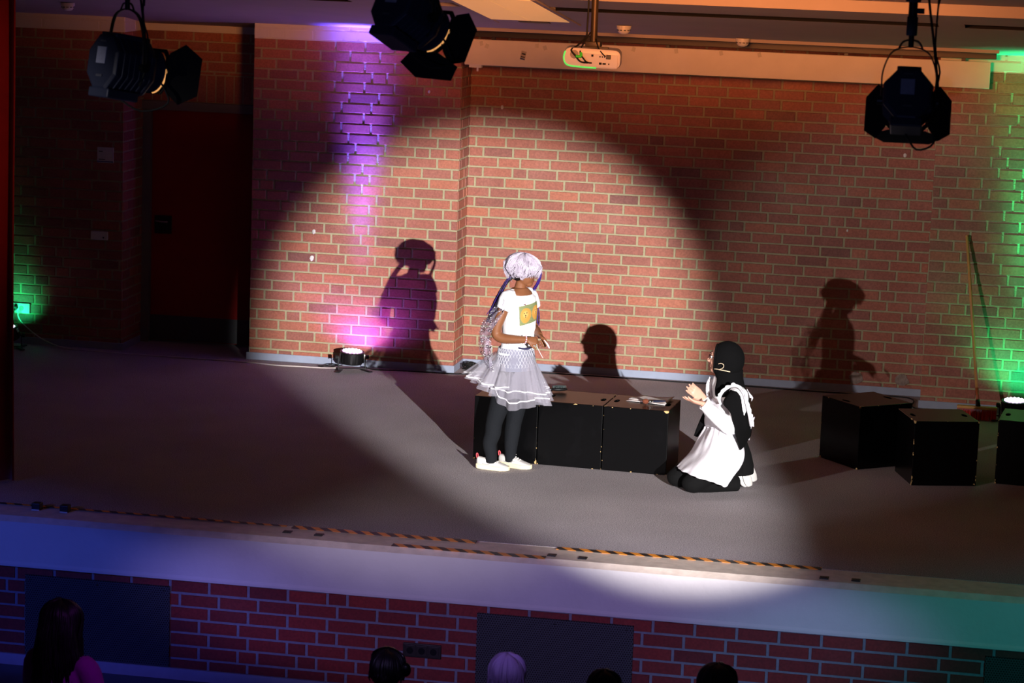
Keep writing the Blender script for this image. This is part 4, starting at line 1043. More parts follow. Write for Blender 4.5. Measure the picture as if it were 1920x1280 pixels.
def skirt(name,cx,cy,z0,z1,r0_,r1_,nf,amp,m,par,seed=0,back=0.0,n=220,tilt=0.0,rib=None,ribz=.84,gap=0):
    g0=(FY+gap/2)/(2*math.pi); fr_=1-gap/(2*math.pi)
    rnd=random.Random(seed); ph=[rnd.uniform(0,6.28) for _ in range(6)]
    def pt(t,v):
        a=2*math.pi*(g0+t*fr_) if gap else 2*math.pi*t
        fold=math.sin(nf*a+ph[0]+1.2*math.sin(2*a+ph[1]))+.4*math.sin(nf*1.7*a+ph[2])
        r=r0_+(r1_-r0_)*(v**.85); r*=1+.10*math.sin(a+ph[3])*v
        bk=max(0,math.cos(a-math.pi))*back*v
        r+=amp*fold*v+bk
        z=z0+(z1-z0)*v+ .018*v*math.sin(3*a+ph[4])+ tilt*v*max(0,-math.cos(a))
        return Vector((cx+r*math.cos(a),cy+r*math.sin(a)*.82,z))
    mb=MB(); rows=[[pt(i/n,v/14) for i in range(n)] for v in range(15)]
    mb.loft(rows,cap=False,closed=not gap); o=mb.build(name,m,par,smooth=True)
    if rib:
        mb=MB(); mb.tube([pt(i/n,ribz)*1.0 for i in range(n if gap else n+1)],rib,seg=6,sub=1,flat=(0,0,1)); mb.build('ribbon_trim',mat('satin_ribbon',(235,234,238),.4),o,smooth=True)
    return o
sc=c1(963,690,0)
sk=empty('skirt',sc); sk.parent=g1; sk.location=sc-WORLD[g1.name]; WORLD[sk.name]=sc; sk['label']='white tulle skirt with ribbon trims'
zw=.835
skirt('lower_layer',sc.x+.012,sc.y-.01,zw-.03,.462,.12,.215,13,.022,M_TUL,sk,1,tilt=.10,rib=.0052,ribz=.86)
skirt('lower_layer',sc.x+.0,sc.y+.01,zw-.03,.505,.12,.245,15,.026,M_TUL,sk,2,back=.05,tilt=.10,rib=.0052,ribz=.82)
skirt('upper_layer',sc.x-.005,sc.y,zw-.02,.60,.122,.235,14,.026,M_TUL2,sk,3,back=.075,tilt=.03,rib=.005,ribz=.93,gap=R(110))
skirt('lining',sc.x+.005,sc.y,zw-.03,.56,.118,.185,10,.008,M_TUL,sk,4)
mb=MB()
mb.loft([ring((sc.x+.012,sc.y,z),Wd,F,a,b,40,2.2) for z,a,b in((zw+.02,.132,.104),(zw,.136,.109),(zw-.06,.147,.119),(zw-.13,.158,.128))],cap=False); yk=mb.build('smocked_yoke',tulle('smocked_cotton',.9,(150,150,168)),sk,smooth=True)
mb=MB()
for i in range(36):
    for sg in(-1,1):
        pts=[]
        for q in range(6):
            z=zw+.018-.125*q/5; a=2*math.pi*(i+sg*q*.55)/36; rr_=lambda zz:(.139+(zw-zz)*.165)
            pts.append(Vector((sc.x+.012,sc.y,z))+Wd*math.cos(a)*rr_(z)+F*math.sin(a)*(rr_(z)-.027))
        mb.tube(pts,.0013,seg=5,sub=1)
mb.build('smocking_thread',mat('smocking_white',(200,200,208),.6),yk)
# wig
def wig_mat():
    m,nt,b=newmat('silver_wig',.32); b.inputs['Specular IOR Level'].default_value=.6
    tc=N(nt,'ShaderNodeTexCoord'); n=N(nt,'ShaderNodeTexNoise'); n.inputs['Scale'].default_value=45; nt.links.new(tc.outputs['Object'],n.inputs['Vector'])
    nt.links.new(mixc(nt,n.outputs['Fac'],s2l((146,132,152)),s2l((216,208,222))),b.inputs['Base Color']); return m
M_WIG=wig_mat(); rnd=random.Random(11)
hs,hf,hu=M1@Vector((0,1,0)),M1@Vector((1,0,0)),M1@Vector((0,0,1))
cw=hc+hu*.040-hf*.014
mb=MB(); mb.ell(cw,(.104,.090,.086),rot=M1,nu=30,nv=20)
mb.v=[v for v in mb.v]
wg=mb.build('wig',M_WIG,g1,smooth=True); wg['label']='short curly silver-white wig'
mb=MB()
def wig_strand(az,length,curl,r):
    e0=Vector((-.01+rnd.uniform(-.03,.02),rnd.uniform(-.02,.02),.090))
    pts=[]; n=8
    for i in range(n+1):
        t=i/n; el=R(85-length*t)
        rad=Vector((.116,.104,.094))
        p=Vector((rad.x*math.cos(el)*math.cos(az),rad.y*math.cos(el)*math.sin(az),rad.z*math.sin(el)))
        p*=1+.06*math.sin(t*6+az*7)+.12*t*rnd.random()
        tw=curl*t*t; p+=Vector((tw*math.cos(az*9+t*11),tw*math.sin(az*5+t*13),tw*.8*math.sin(t*15+az*3)))
        pts.append(cw+M1@p)
    mb.tube(pts,[r*.8]+[r]*(n-2)+[r*.7,r*.25],seg=5,sub=2)
for i in range(950):
    az=rnd.uniform(0,2*math.pi); front=math.cos(az)
    L=rnd.uniform(100,142) if front<.3 else rnd.uniform(80,118)
    wig_strand(az,L,rnd.uniform(.006,.026) if front<.2 else rnd.uniform(.004,.014),rnd.uniform(.0011,.0024))
for i in range(150):   # curls at the nape and over the ear
    az=rnd.uniform(R(95),R(265)); el=R(rnd.uniform(-42,5)); rr_=rnd.uniform(.006,.012)
    p=cw+M1@Vector((.108*math.cos(el)*math.cos(az),.094*math.cos(el)*math.sin(az),.085*math.sin(el)))
    t0=rnd.uniform(0,6); ax=Vector((rnd.uniform(-1,1),rnd.uniform(-1,1),rnd.uniform(-1,1))).normalized(); o1=ax.orthogonal().normalized(); o2=ax.cross(o1)
    mb.tube([p+o1*rr_*math.cos(t0+k*1.1)+o2*rr_*math.sin(t0+k*1.1)+ax*.002*k for k in range(6)],.0026,seg=5,sub=3)
mb.build('strands',M_WIG,wg,smooth=True)
# dark hair and braids
M_HAIR=mat('black_hair',(9,7,10),.5,spec=.25); M_PURP=mat('purple_braid',(50,26,104),.5,spec=.25)
mb=MB(); mb.ell(hc+hu*.012-hf*.030,(.075,.072,.072),rot=M1,nu=20,nv=14); mb.tube([hc-hf*.02-hs*(-.068)*-1+hu*-.0,hc-hf*.0-hs*-.070*-1-hu*.02],.016,seg=8)
hb=mb.build('dark_hair',M_HAIR,g1,smooth=True)
def braid(pts,r,m,par,nm):
    q,rad=smooth([Vector(p) for p in pts],[r]*len(pts),10); rad=[r*(1+.25*math.sin(i*1.9))*(1-.5*(i/len(q))**3) for i in range(len(q))]
    mb=MB(); mb.tube(q,rad,seg=6,sub=1); return mb.build(nm,m,par,smooth=True)
for i in range(38):
    dx,dyy=rnd.uniform(-5,5),rnd.uniform(-.035,.035); e=rnd.uniform(-12,12)
    nd=c1(954+dx*.5,524+rnd.uniform(-3,3),dyy-.02)
    braid([c1(966+dx,516+rnd.uniform(-4,2),dyy*1.3),nd,c1(940+dx*.7+e*.1,545,dyy-.05),c1(929+dx*.8+e*.35,572,dyy-.04),c1(921+dx*.6+e*.4+rnd.uniform(-4,2),rnd.uniform(588,606),dyy-.03)],rnd.uniform(.0030,.0045),M_PURP if i%4==0 else M_HAIR,g1,'braid')
for i in range(9):
    dx=rnd.uniform(-3,3); dyy=rnd.uniform(.07,.11)
    braid([c1(1008+dx*.5,498+rnd.uniform(0,4),.05),c1(1014+dx*.5,512,.06),c1(1009+dx,530,.07),c1(1001+dx,545,dyy),c1(1004+dx,565,dyy+.03),c1(1009+dx,585,dyy+.04),c1(1009+dx*1.3,rnd.uniform(598,612),dyy+.03)],.0042,M_PURP,g1,'braid')
# wings of sequinned voile
def voile():
    m,nt,b=newmat('sequinned_voile',.3); out=nt.nodes['Material Output']
    tc=N(nt,'ShaderNodeTexCoord'); v=N(nt,'ShaderNodeTexVoronoi'); v.inputs['Scale'].default_value=24; nt.links.new(tc.outputs['Object'],v.inputs['Vector'])
    ringm=math_(nt,'MULTIPLY',math_(nt,'GREATER_THAN',v.outputs['Distance'],.27),math_(nt,'LESS_THAN',v.outputs['Distance'],.345))
    dot=math_(nt,'LESS_THAN',v.outputs['Distance'],.05)
    c=mixc(nt,ringm,s2l((160,150,172)),s2l((26,24,32))); nt.links.new(c,b.inputs['Base Color'])
    tr=N(nt,'ShaderNodeBsdfTransparent'); m2=N(nt,'ShaderNodeMixShader')
    fac=math_(nt,'MAXIMUM',math_(nt,'MAXIMUM',ringm,dot),.38); nt.links.new(fac,m2.inputs[0]); nt.links.new(tr.outputs[0],m2.inputs[1]); nt.links.new(b.outputs[0],m2.inputs[2]); nt.links.new(m2.outputs[0],out.inputs[0]); return m
M_VOI=voile()
def wing(Lp,Rp,dyL,dyR,nm='wing'):
    mb=MB(); La=[c1(x,y,dyL) for x,y in Lp]; Ra=[c1(x,y,dyR) for x,y in Rp]
    La,_=smooth(La,[1]*len(La),5); Ra,_=smooth(Ra,[1]*len(Ra),5); rows=[]
    for j,(a,b) in enumerate(zip(La,Ra)):
        rows.append([a.lerp(b,i/9)+Vector((0,.012*math.sin(i*1.3+j*.7)-.02*math.sin(math.pi*i/9),.002*math.sin(j*2.1+i))) for i in range(10)])
    mb.loft(rows,closed=False,cap=False); o=mb.build(nm,M_VOI,g1,smooth=True); o['label']='sheer sequinned fairy wing'; 
    mb=MB()
    for k in range(110):
        j=rnd.randrange(len(rows)); i=rnd.randrange(10); q=rows[j][i]+Vector((rnd.uniform(-.004,.004),-.003,rnd.uniform(-.004,.004))); mb.ell(q,(.0022,.0015,.0022),nu=6,nv=4)
    mb.build('sequins',mat('silver_sequin',(235,235,240),.2,.0,.8),o); return o
wing([(936,548),(926,575),(914,592),(903,608),(898,632),(899,655),(907,678),(913,688)],[(949,562),(949,578),(938,596),(924,618),(917,640),(918,662),(922,680),(926,696)],-.06,-.20)
wing([(932,560),(918,590),(905,605),(900,625),(903,650),(910,672)],[(944,566),(940,590),(926,612),(922,635),(922,655),(924,675)],.07,.0)
# bracelet, necklace
mb=MB(); bw=wr-hd*.012; o1=hd.orthogonal().normalized(); o2=hd.cross(o1)
for i in range(18):
    a=2*math.pi*i/18; mb.ell(bw+o1*.0245*math.cos(a)+o2*.0245*math.sin(a),(.0046,)*3,mi=i%2,nu=8,nv=6)
mb.build('bead_bracelet',[mat('white_bead',(236,232,236),.25),mat('pink_bead',(220,110,130),.3)],g1,smooth=True)
mb=MB(); mb.ell(c1(985,571,-.12),(.004,.003,.006)); mb.build('pendant',mat('dark_pendant',(120,60,60),.3),g1,smooth=True)
# the string in her hands
mb=MB(); q=c1(1020,637,-.19); mb.tube([c1(1006,645,-.20),c1(1008,652,-.20),c1(1014,664,-.20),c1(1018,671,-.20)],.0022,seg=6); mb.tube([q,c1(1024,642,-.20),c1(1028,648,-.20),c1(1030,653,-.20)],[.003,.005,.0065,.003],seg=8)
tag(mb.build('string',mat('white_string',(225,214,214),.6),smooth=True,origin=c1(1014,655,-.2)),'white string and tag held in the hands of the standing child','string')

# ---------------------------------------------------------------- the kneeling woman
Y2=-3.97
g2=empty('person',(2.66,-4.0,0))
tag(g2,'kneeling person in black headscarf and white ruffled apron, both hands raised palms up','person')
def c2(px,py,dy=0): return at(px,py,Y2+dy)
K=Vector((-.90,-.43,0)).normalized(); KL=Vector((-K.y,K.x,0))     # K facing; KL her left (towards us)
if KL.y>0: KL=-KL
def kring(px,py,w_,d_,dy=0,p=2.2,n=28): return ring(c2(px,py,dy),KL,K,w_,d_,n,p)
tor2=[(1374,868,.150,.115),(1370,848,.160,.120),(1362,820,.140,.108),(1357,795,.122,.096),(1359,775,.126,.100),(1364,757,.140,.100),(1366,742,.150,.088),(1367,733,.120,.070),(1367,726,.060,.055)]
mb=MB(); mb.loft([kring(*t) for t in tor2])
hc2=c2(1355,675,-.0); HF2=Vector((-.992,.05,.03))
mb.tube([c2(1367,730),c2(1365,712),c2(1363,695)],[.056,.048,.050],seg=16)
P2,M2=head(mb,hc2,HF2,(-.02,0,1),.93,ears=False)
# arms: near (left) arm
shN=c2(1386,742,-.13); elN=c2(1371,797,-.22); wrN=c2(1319,757,-.32)
mb.tube([c2(1375,738,-.06),shN,c2(1384,768,-.19),elN,c2(1355,788,-.26),c2(1337,772,-.30),wrN],[.045,.050,.044,.042,.040,.035,.025],seg=16)
hand(mb,wrN,c2(1285,748,-.36)-wrN,(.05,.25,1),.98,(.10,.08,.12,.2),thumb=1,spread=1.2)
shF=c2(1350,740,.13); elF=c2(1338,782,.02); wrF=c2(1317,744,-.14)
mb.tube([c2(1358,738,.06),shF,c2(1345,765,.09),elF,c2(1330,768,-.05),wrF],[.042,.046,.041,.038,.034,.024],seg=16)
hand(mb,wrF,c2(1284,720,-.22)-wrF,(-.35,-.75,.55),1.05,(.12,.12,.16,.22),thumb=-1,spread=.7)
# legs
hN=c2(1382,862,-.07); kN=at(1300,908,-4.17); ftN=at(1388,905,-3.97)
hF=c2(1362,858,.07); kF=at(1272,893,-4.02); ftF=at(1392,893,-3.80)
kN.z=.068; kF.z=.068
mb.tube([hN,hN.lerp(kN,.5)+Vector((0,0,.035)),kN],[.092,.084,.062],seg=18); mb.tube([hF,hF.lerp(kF,.5)+Vector((0,0,.03)),kF],[.092,.082,.060],seg=18)
fN=Vector((2.745,-4.0,.05)); fF=Vector((2.765,-3.84,.05))
mb.tube([kN,kN.lerp(fN,.5),fN],[.060,.055,.040],seg=16); mb.tube([kF,kF.lerp(fF,.5),fF],[.058,.053,.040],seg=16)
b2=mb.build('body',M_SKIN2,g2,remesh=.0042,iters=3); b2['label']='light skin'
face_details(g2,P2,M2,.93,M_SKIN2)
# glasses
mb=MB()
for b in(-.032,.032):
    mb.tube([P2(.093,b+.024*math.cos(t),.018+.020*math.sin(t)) for t in [2*math.pi*i/14 for i in range(15)]],.0016,seg=6,sub=1)
mb.tube([P2(.093,-.008,.02),P2(.097,0,.023),P2(.093,.008,.02)],.0016,seg=6)
for b in(-1,1): mb.tube([P2(.093,b*.056,.022),P2(.05,b*.070,.022),P2(.0,b*.078,.02)],.0016,seg=6)
mb.build('glasses',M_BLACKM,g2,smooth=True)
# trousers
mb=MB()
mb.tube([hN,hN.lerp(kN,.5)+Vector((0,0,.035)),kN],[.106,.100,.076],seg=20); mb.tube([hF,hF.lerp(kF,.5)+Vector((0,0,.03)),kF],[.104,.096,.074],seg=20)
mb.ell(kN,(.080,.078,.066)); mb.ell(kF,(.078,.076,.066))
mb.tube([kN,kN.lerp(fN,.5),fN],[.066,.066,.056],seg=18); mb.tube([kF,kF.lerp(fF,.5),fF],[.066,.066,.056],seg=18)
mb.loft([kring(*t) for t in [(1376,884,.15,.13),(1374,868,.165,.135),(1370,846,.165,.132),(1364,818,.145,.118),(1360,805,.135,.11)]])
for v in mb.v: v.z=max(v.z,.004)
mb.build('black_trousers',M_BLACKC,g2,remesh=.006,iters=5)
# shoes: toes on the carpet, soles towards the viewer's right
M_WSHOE=mat('white_leather',(222,220,218),.5); M_WSOLE=mat('white_sole',(205,202,198),.6)
for base,top,l in((Vector((2.815,-3.93,.004)),Vector((2.735,-3.90,.215)),1),(Vector((2.83,-3.76,.004)),Vector((2.75,-3.74,.20)),0)):
    e=empty('shoe',base); e.parent=g2; e.location=base-WORLD[g2.name]; WORLD[e.name]=base
    ax=(top-base).normalized(); bk=Vector((.86,-.50,.25)); bk=(bk-ax*bk.dot(ax)).normalized(); sd=ax.cross(bk)
    Lh=(top-base).length
    mb=MB(); rg=[]
    for t,w_ in((0.02,.018),(.06,.032),(.2,.043),(.4,.040),(.62,.031),(.85,.032),(.96,.025),(1.0,.012)):
        rg.append(ring(base+ax*Lh*t+bk*.012+UP*.01,sd,bk,w_,.010,20,3))
    mb.loft(rg); mb.build('sole',M_WSOLE,e,smooth=True)
    mb=MB(); rg=[]
    for t,w_,d_ in((.03,.022,.014),(.10,.034,.022),(.25,.040,.030),(.45,.038,.036),(.7,.032,.040),(.9,.030,.036),(1.0,.022,.026)):
        rg.append(ring(base+ax*Lh*t-bk*(d_-.004)+UP*.012,sd,bk,w_,d_,20,2.3))
    mb.loft(rg); mb.build('upper',M_WSHOE,e,smooth=True)
    mb=MB()
    for t in(.3,.38,.46): mb.box(base+ax*Lh*t+sd*-.040-bk*.02,(.004,.022,.006))
    mb.each('side_stripe',M_BLACKPL,e)
# white blouse
mb=MB(); mb.loft([kring(t[0],t[1],t[2]+.012,t[3]+.012) for t in tor2[2:8]]+[kring(1367,727,.075,.068)])
mb.tube([c2(1375,738,-.06),shN,c2(1384,768,-.19),elN+Vector((.01,0,-.01)),c2(1355,789,-.26),c2(1337,774,-.295),c2(1323,761,-.315),c2(1320,758,-.318)],[.052,.062,.057,.058,.054,.047,.038,.036],seg=18)
mb.tube([c2(1358,738,.06),shF,c2(1345,765,.09),elF,c2(1330,768,-.05),c2(1321,751,-.12),c2(1319,747,-.13)],[.050,.056,.050,.048,.044,.034,.033],seg=18)
bl=mb.build('white_blouse',M_SHIRT,g2,remesh=.005,iters=4)
mb=MB(); dN=(wrN-c2(1337,772,-.30)).normalized(); o1=dN.orthogonal().normalized(); o2=dN.cross(o1); mb.tube([wrN-dN*.004+o1*.036*math.cos(a)+o2*.036*math.sin(a) for a in [2*math.pi*i/14 for i in range(15)]],.006,seg=8,sub=1)
mb.build('cuff',M_SHIRT,bl,smooth=True)
# headscarf
M_SCARF=mat('black_scarf',(7,7,8),.95,bump=.4,bscale=18,spec=.1)
hs2,hf2,hu2=M2@Vector((0,1,0)),M2@Vector((1,0,0)),M2@Vector((0,0,1))
mb=MB(); rows=[]
nA,nB=36,18
ce=hc2-hf2*.032+hu2*.012
# the scarf shell stays open round the face
for j in range(nB+1):
    th_=R(50+ (180-50)*j/nB)
    row=[]
    for i in range(nA):
        ph=2*math.pi*i/nA
        d=Vector((math.cos(th_),math.sin(th_)*math.cos(ph),math.sin(th_)*math.sin(ph)))
        row.append(ce+M2@Vector((d.x*.112,d.y*.103,d.z*.118+(-.010 if d.z<0 else 0))))
    rows.append(row)
mb.loft(rows,cap=False)
sc2=empty('headscarf',hc2); sc2.parent=g2; sc2.location=hc2-WORLD[g2.name]; WORLD[sc2.name]=hc2
mb.build('hood',M_SCARF,sc2,smooth=True,solid=.006)
# roll of cloth round the face and under the chin
mb=MB(); mb.tube([rows[0][i%nA]+hf2*.002 for i in range(0,nA+1,2)],.008,seg=8,sub=2); mb.build('face_edge',M_SCARF,sc2,smooth=True)
mb=MB(); mb.loft([ring(c2(x,y,dy),KL,K,a,b,28,2.1) for x,y,a,b,dy in((1366,692,.080,.100,0),(1367,703,.082,.094,0),(1369,713,.090,.092,0),(1370,724,.112,.094,0),(1371,733,.145,.100,0),(1372,742,.168,.108,0),(1373,750,.172,.112,0))],cap=True)
mb.tube([c2(1352,700,-.03),c2(1352,715,-.06),c2(1350,730,-.10),c2(1349,742,-.13)],[.03,.032,.036,.03],seg=12)
mb.build('neck_drape',M_SCARF,sc2,remesh=.006,iters=5)
# cape end over the near shoulder and the far one
def sheet(rows,m,par,nm,thick=.004,wob=.0,up=3):
    out=[]
    for r in rows:
        q,_=smooth([Vector(p) for p in r],[1]*len(r),up); out.append(q)
    cols=list(zip(*out)); fin=[]
    for c_ in cols:
        q,_=smooth(list(c_),[1]*len(c_),up); fin.append(q)
    for i,a in enumerate(fin):
        for j,b in enumerate(a): b.y+=wob*math.sin(i*1.1+j*.6)
    mb=MB(); mb.loft(fin,closed=False,cap=False); return mb.build(nm,m,par,smooth=True,solid=thick)
sheet([[c2(1372,728,-.10),c2(1384,727,-.10),c2(1396,732,-.04),c2(1402,742,.03)],
       [c2(1362,742,-.21),c2(1378,742,-.235),c2(1395,745,-.16),c2(1405,755,-.02)],
       [c2(1356,757,-.24),c2(1376,764,-.27),c2(1398,768,-.20),c2(1408,778,-.04)],
       [c2(1370,774,-.27),c2(1380,784,-.29),c2(1399,790,-.20),c2(1409,798,-.05)],
       [c2(1376,805,-.27),c2(1382,812,-.27),c2(1397,812,-.20),c2(1408,815,-.07)],
       [c2(1383,826,-.25),c2(1386,832,-.25),c2(1395,828,-.20),c2(1404,822,-.10)],
       [c2(1388,843,-.23),c2(1389,843,-.23),c2(1391,841,-.21),c2(1394,838,-.18)]],M_SCARF,sc2,'shoulder_drape',wob=.003)
sheet([[c2(1332,752,.02),c2(1342,752,.04),c2(1350,756,.06)],[c2(1318,775,.04),c2(1330,778,.04),c2(1343,780,.05)],[c2(1307,800,.06),c2(1320,800,.05),c2(1334,796,.05)],[c2(1301,816,.07),c2(1308,819,.06),c2(1318,812,.06)]],M_SCARF,sc2,'front_drape',wob=.003)
# apron
ap=empty('apron',c2(1350,840,-.1)); ap.parent=g2; ap.location=c2(1350,840,-.1)-WORLD[g2.name]; WORLD[ap.name]=c2(1350,840,-.1); ap['label']='white apron with ruffled shoulder straps'
M_APRON=mat('white_apron',(222,219,226),.8,bump=.35,bscale=14)
def arow(pts): return [c2(*p) for p in pts]
rows=[arow([(1322,800,.02),(1330,801,-.06),(1340,801,-.14),(1352,803,-.17),(1366,806,-.17),(1380,812,-.14),(1389,822,-.10)]),
      arow([(1308,822,.0),(1318,824,-.12),(1332,826,-.22),(1350,829,-.25),(1370,832,-.24),(1388,836,-.19),(1396,842,-.13)]),
      arow([(1294,846,-.02),(1305,850,-.16),(1322,854,-.27),(1345,858,-.32),(1368,860,-.29),(1386,860,-.22),(1394,862,-.16)]),
      arow([(1278,864,-.06),(1290,870,-.20),(1308,877,-.32),(1334,883,-.37),(1358,886,-.34),(1376,884,-.27),(1386,880,-.20)]),
      arow([(1269,874,-.08),(1278,881,-.20),(1296,890,-.32),(1322,899,-.37),(1346,906,-.35),(1361,912,-.31),(1374,893,-.25)])]
for r in rows[1:]:
    for p in r: pass
sk2=[]
def pleat(i,j): return .010*math.sin(i*1.5)*(1-j/12)+.006*math.sin(i*.7+j*.5)
out=[]
for r in rows:
    q,_=smooth(r,[1]*len(r),6); out.append(q)
fin=[]
for c_ in zip(*out):
    q,_=smooth(list(c_),[1]*len(c_),5); fin.append(q)
for i,a in enumerate(fin):
    for j,b in enumerate(a): b+=Vector((0,-1,0))*pleat(i,j)+Vector((-1,0,0))*.3*pleat(i,j); b.z=max(b.z,.02)
mb=MB(); mb.loft(fin,closed=False,cap=False); mb.build('apron_skirt',M_APRON,ap,smooth=True,solid=.003)
mb=MB(); mb.tube([a[-1] for a in fin],.003,seg=6,sub=1); mb.tube([a[0] for a in fin],.006,seg=8,sub=1); mb.each('hem',M_APRON,ap,smooth=True)
sheet([[c2(1331,742,-.03),c2(1336,745,-.09),c2(1344,748,-.15),c2(1351,752,-.18)],[c2(1325,765,.0),c2(1331,768,-.08),c2(1341,772,-.15),c2(1351,776,-.19)],[c2(1321,786,.02),c2(1328,789,-.07),c2(1339,792,-.14),c2(1351,795,-.18)],[c2(1322,800,.02),c2(1330,801,-.06),c2(1340,801,-.14),c2(1352,803,-.17)]],M_APRON,ap,'bib')
def ruffle(path,outd,w_,nm,nf=9,amp=.010):
    q,_=smooth([Vector(p) for p in path],[1]*len(path),8); rows=[]; L=len(q)
    for k in range(5):
        v=k/4; row=[]
        for i,p in enumerate(q):
            t=i/(L-1); od=outd[0].lerp(outd[1],t).normalized(); tg=(q[min(i+1,L-1)]-q[max(i-1,0)]).normalized(); sd=tg.cross(od)
            row.append(p+od*w_*v+sd*amp*v*math.sin(t*nf*6.28+2.5*math.sin(t*9+nf))*(.7+.5*math.sin(t*23))+tg*amp*.4*v*math.cos(t*nf*6.28+1))
        rows.append(row)
    mb=MB(); mb.loft(rows,closed=False,cap=False); o=mb.build(nm,M_APRON,ap,smooth=True,solid=.002)
    mb=MB(); mb.tube(q,.010,seg=8,sub=1,flat=outd[0]); mb.build('strap_band',M_APRON,o,smooth=True)
ruffle([c2(1352,758,-.25),c2(1350,747,-.25),c2(1356,735,-.24),c2(1366,727,-.22),c2(1376,723,-.195),c2(1386,727,-.195),c2(1394,739,-.205),c2(1398,753,-.225),c2(1402,769,-.225),c2(1405,785,-.205),c2(1407,799,-.16)],(Vector((-.5,-.7,.7)),Vector((.9,-.45,.15))),.030,'shoulder_ruffle',nf=12,amp=.008)
ruffle([c2(1334,752,-.02),c2(1331,738,.0),c2(1331,724,.03),c2(1336,712,.07)],(Vector((-1,.1,.3)),Vector((-.8,.3,.6))),.030,'shoulder_ruffle',nf=5)
sheet([[c2(1338,704,.02),c2(1345,706,-.04)],[c2(1334,718,.0),c2(1344,722,-.07)],[c2(1332,734,-.02),c2(1346,742,-.12)],[c2(1333,744,-.03),c2(1350,752,-.17)]],M_SHIRT,bl,'collar')
sheet([[c2(1400,728,.04),c2(1404,738,.02),c2(1406,746,.0)],[c2(1405,738,.03),c2(1409,741,.02),c2(1409,746,.01)],[c2(1411,745,.02),c2(1412,746,.02),c2(1409,752,.01)]],M_APRON,ap,'bow',wob=.002)
sheet([[c2(1403,782,-.09),c2(1408,786,-.08)],[c2(1408,792,-.08),c2(1415,781,-.05)],[c2(1407,806,-.08),c2(1412,790,-.06)]],M_APRON,ap,'bow_tail')
# headset microphone
mb=MB(); s1=-.135
mb.tube([c2(1369,697,s1+.0),c2(1360,695,s1-.01),c2(1350,693,s1),c2(1342,691,s1+.03)],[.003,.0035,.0035,.003],seg=8); mb.tube([c2(1342,692,s1+.02),c2(1350,692,s1),c2(1356,689,s1-.005),c2(1357,684,s1-.005),c2(1352,681,s1),c2(1347,682,s1+.01)],.0022,seg=8); mb.ell(c2(1341,691.5,s1+.035),(.006,.004,.004))
mb.build('headset_microphone',mat('beige_mic',(200,178,150),.5),g2,smooth=True)
mb=MB(); mb.box(c2(1405,818,-.07),(.008,.03,.045),bev=.002); mb.build('belt_pack',mat('silver_grey',(150,150,155),.4),g2)

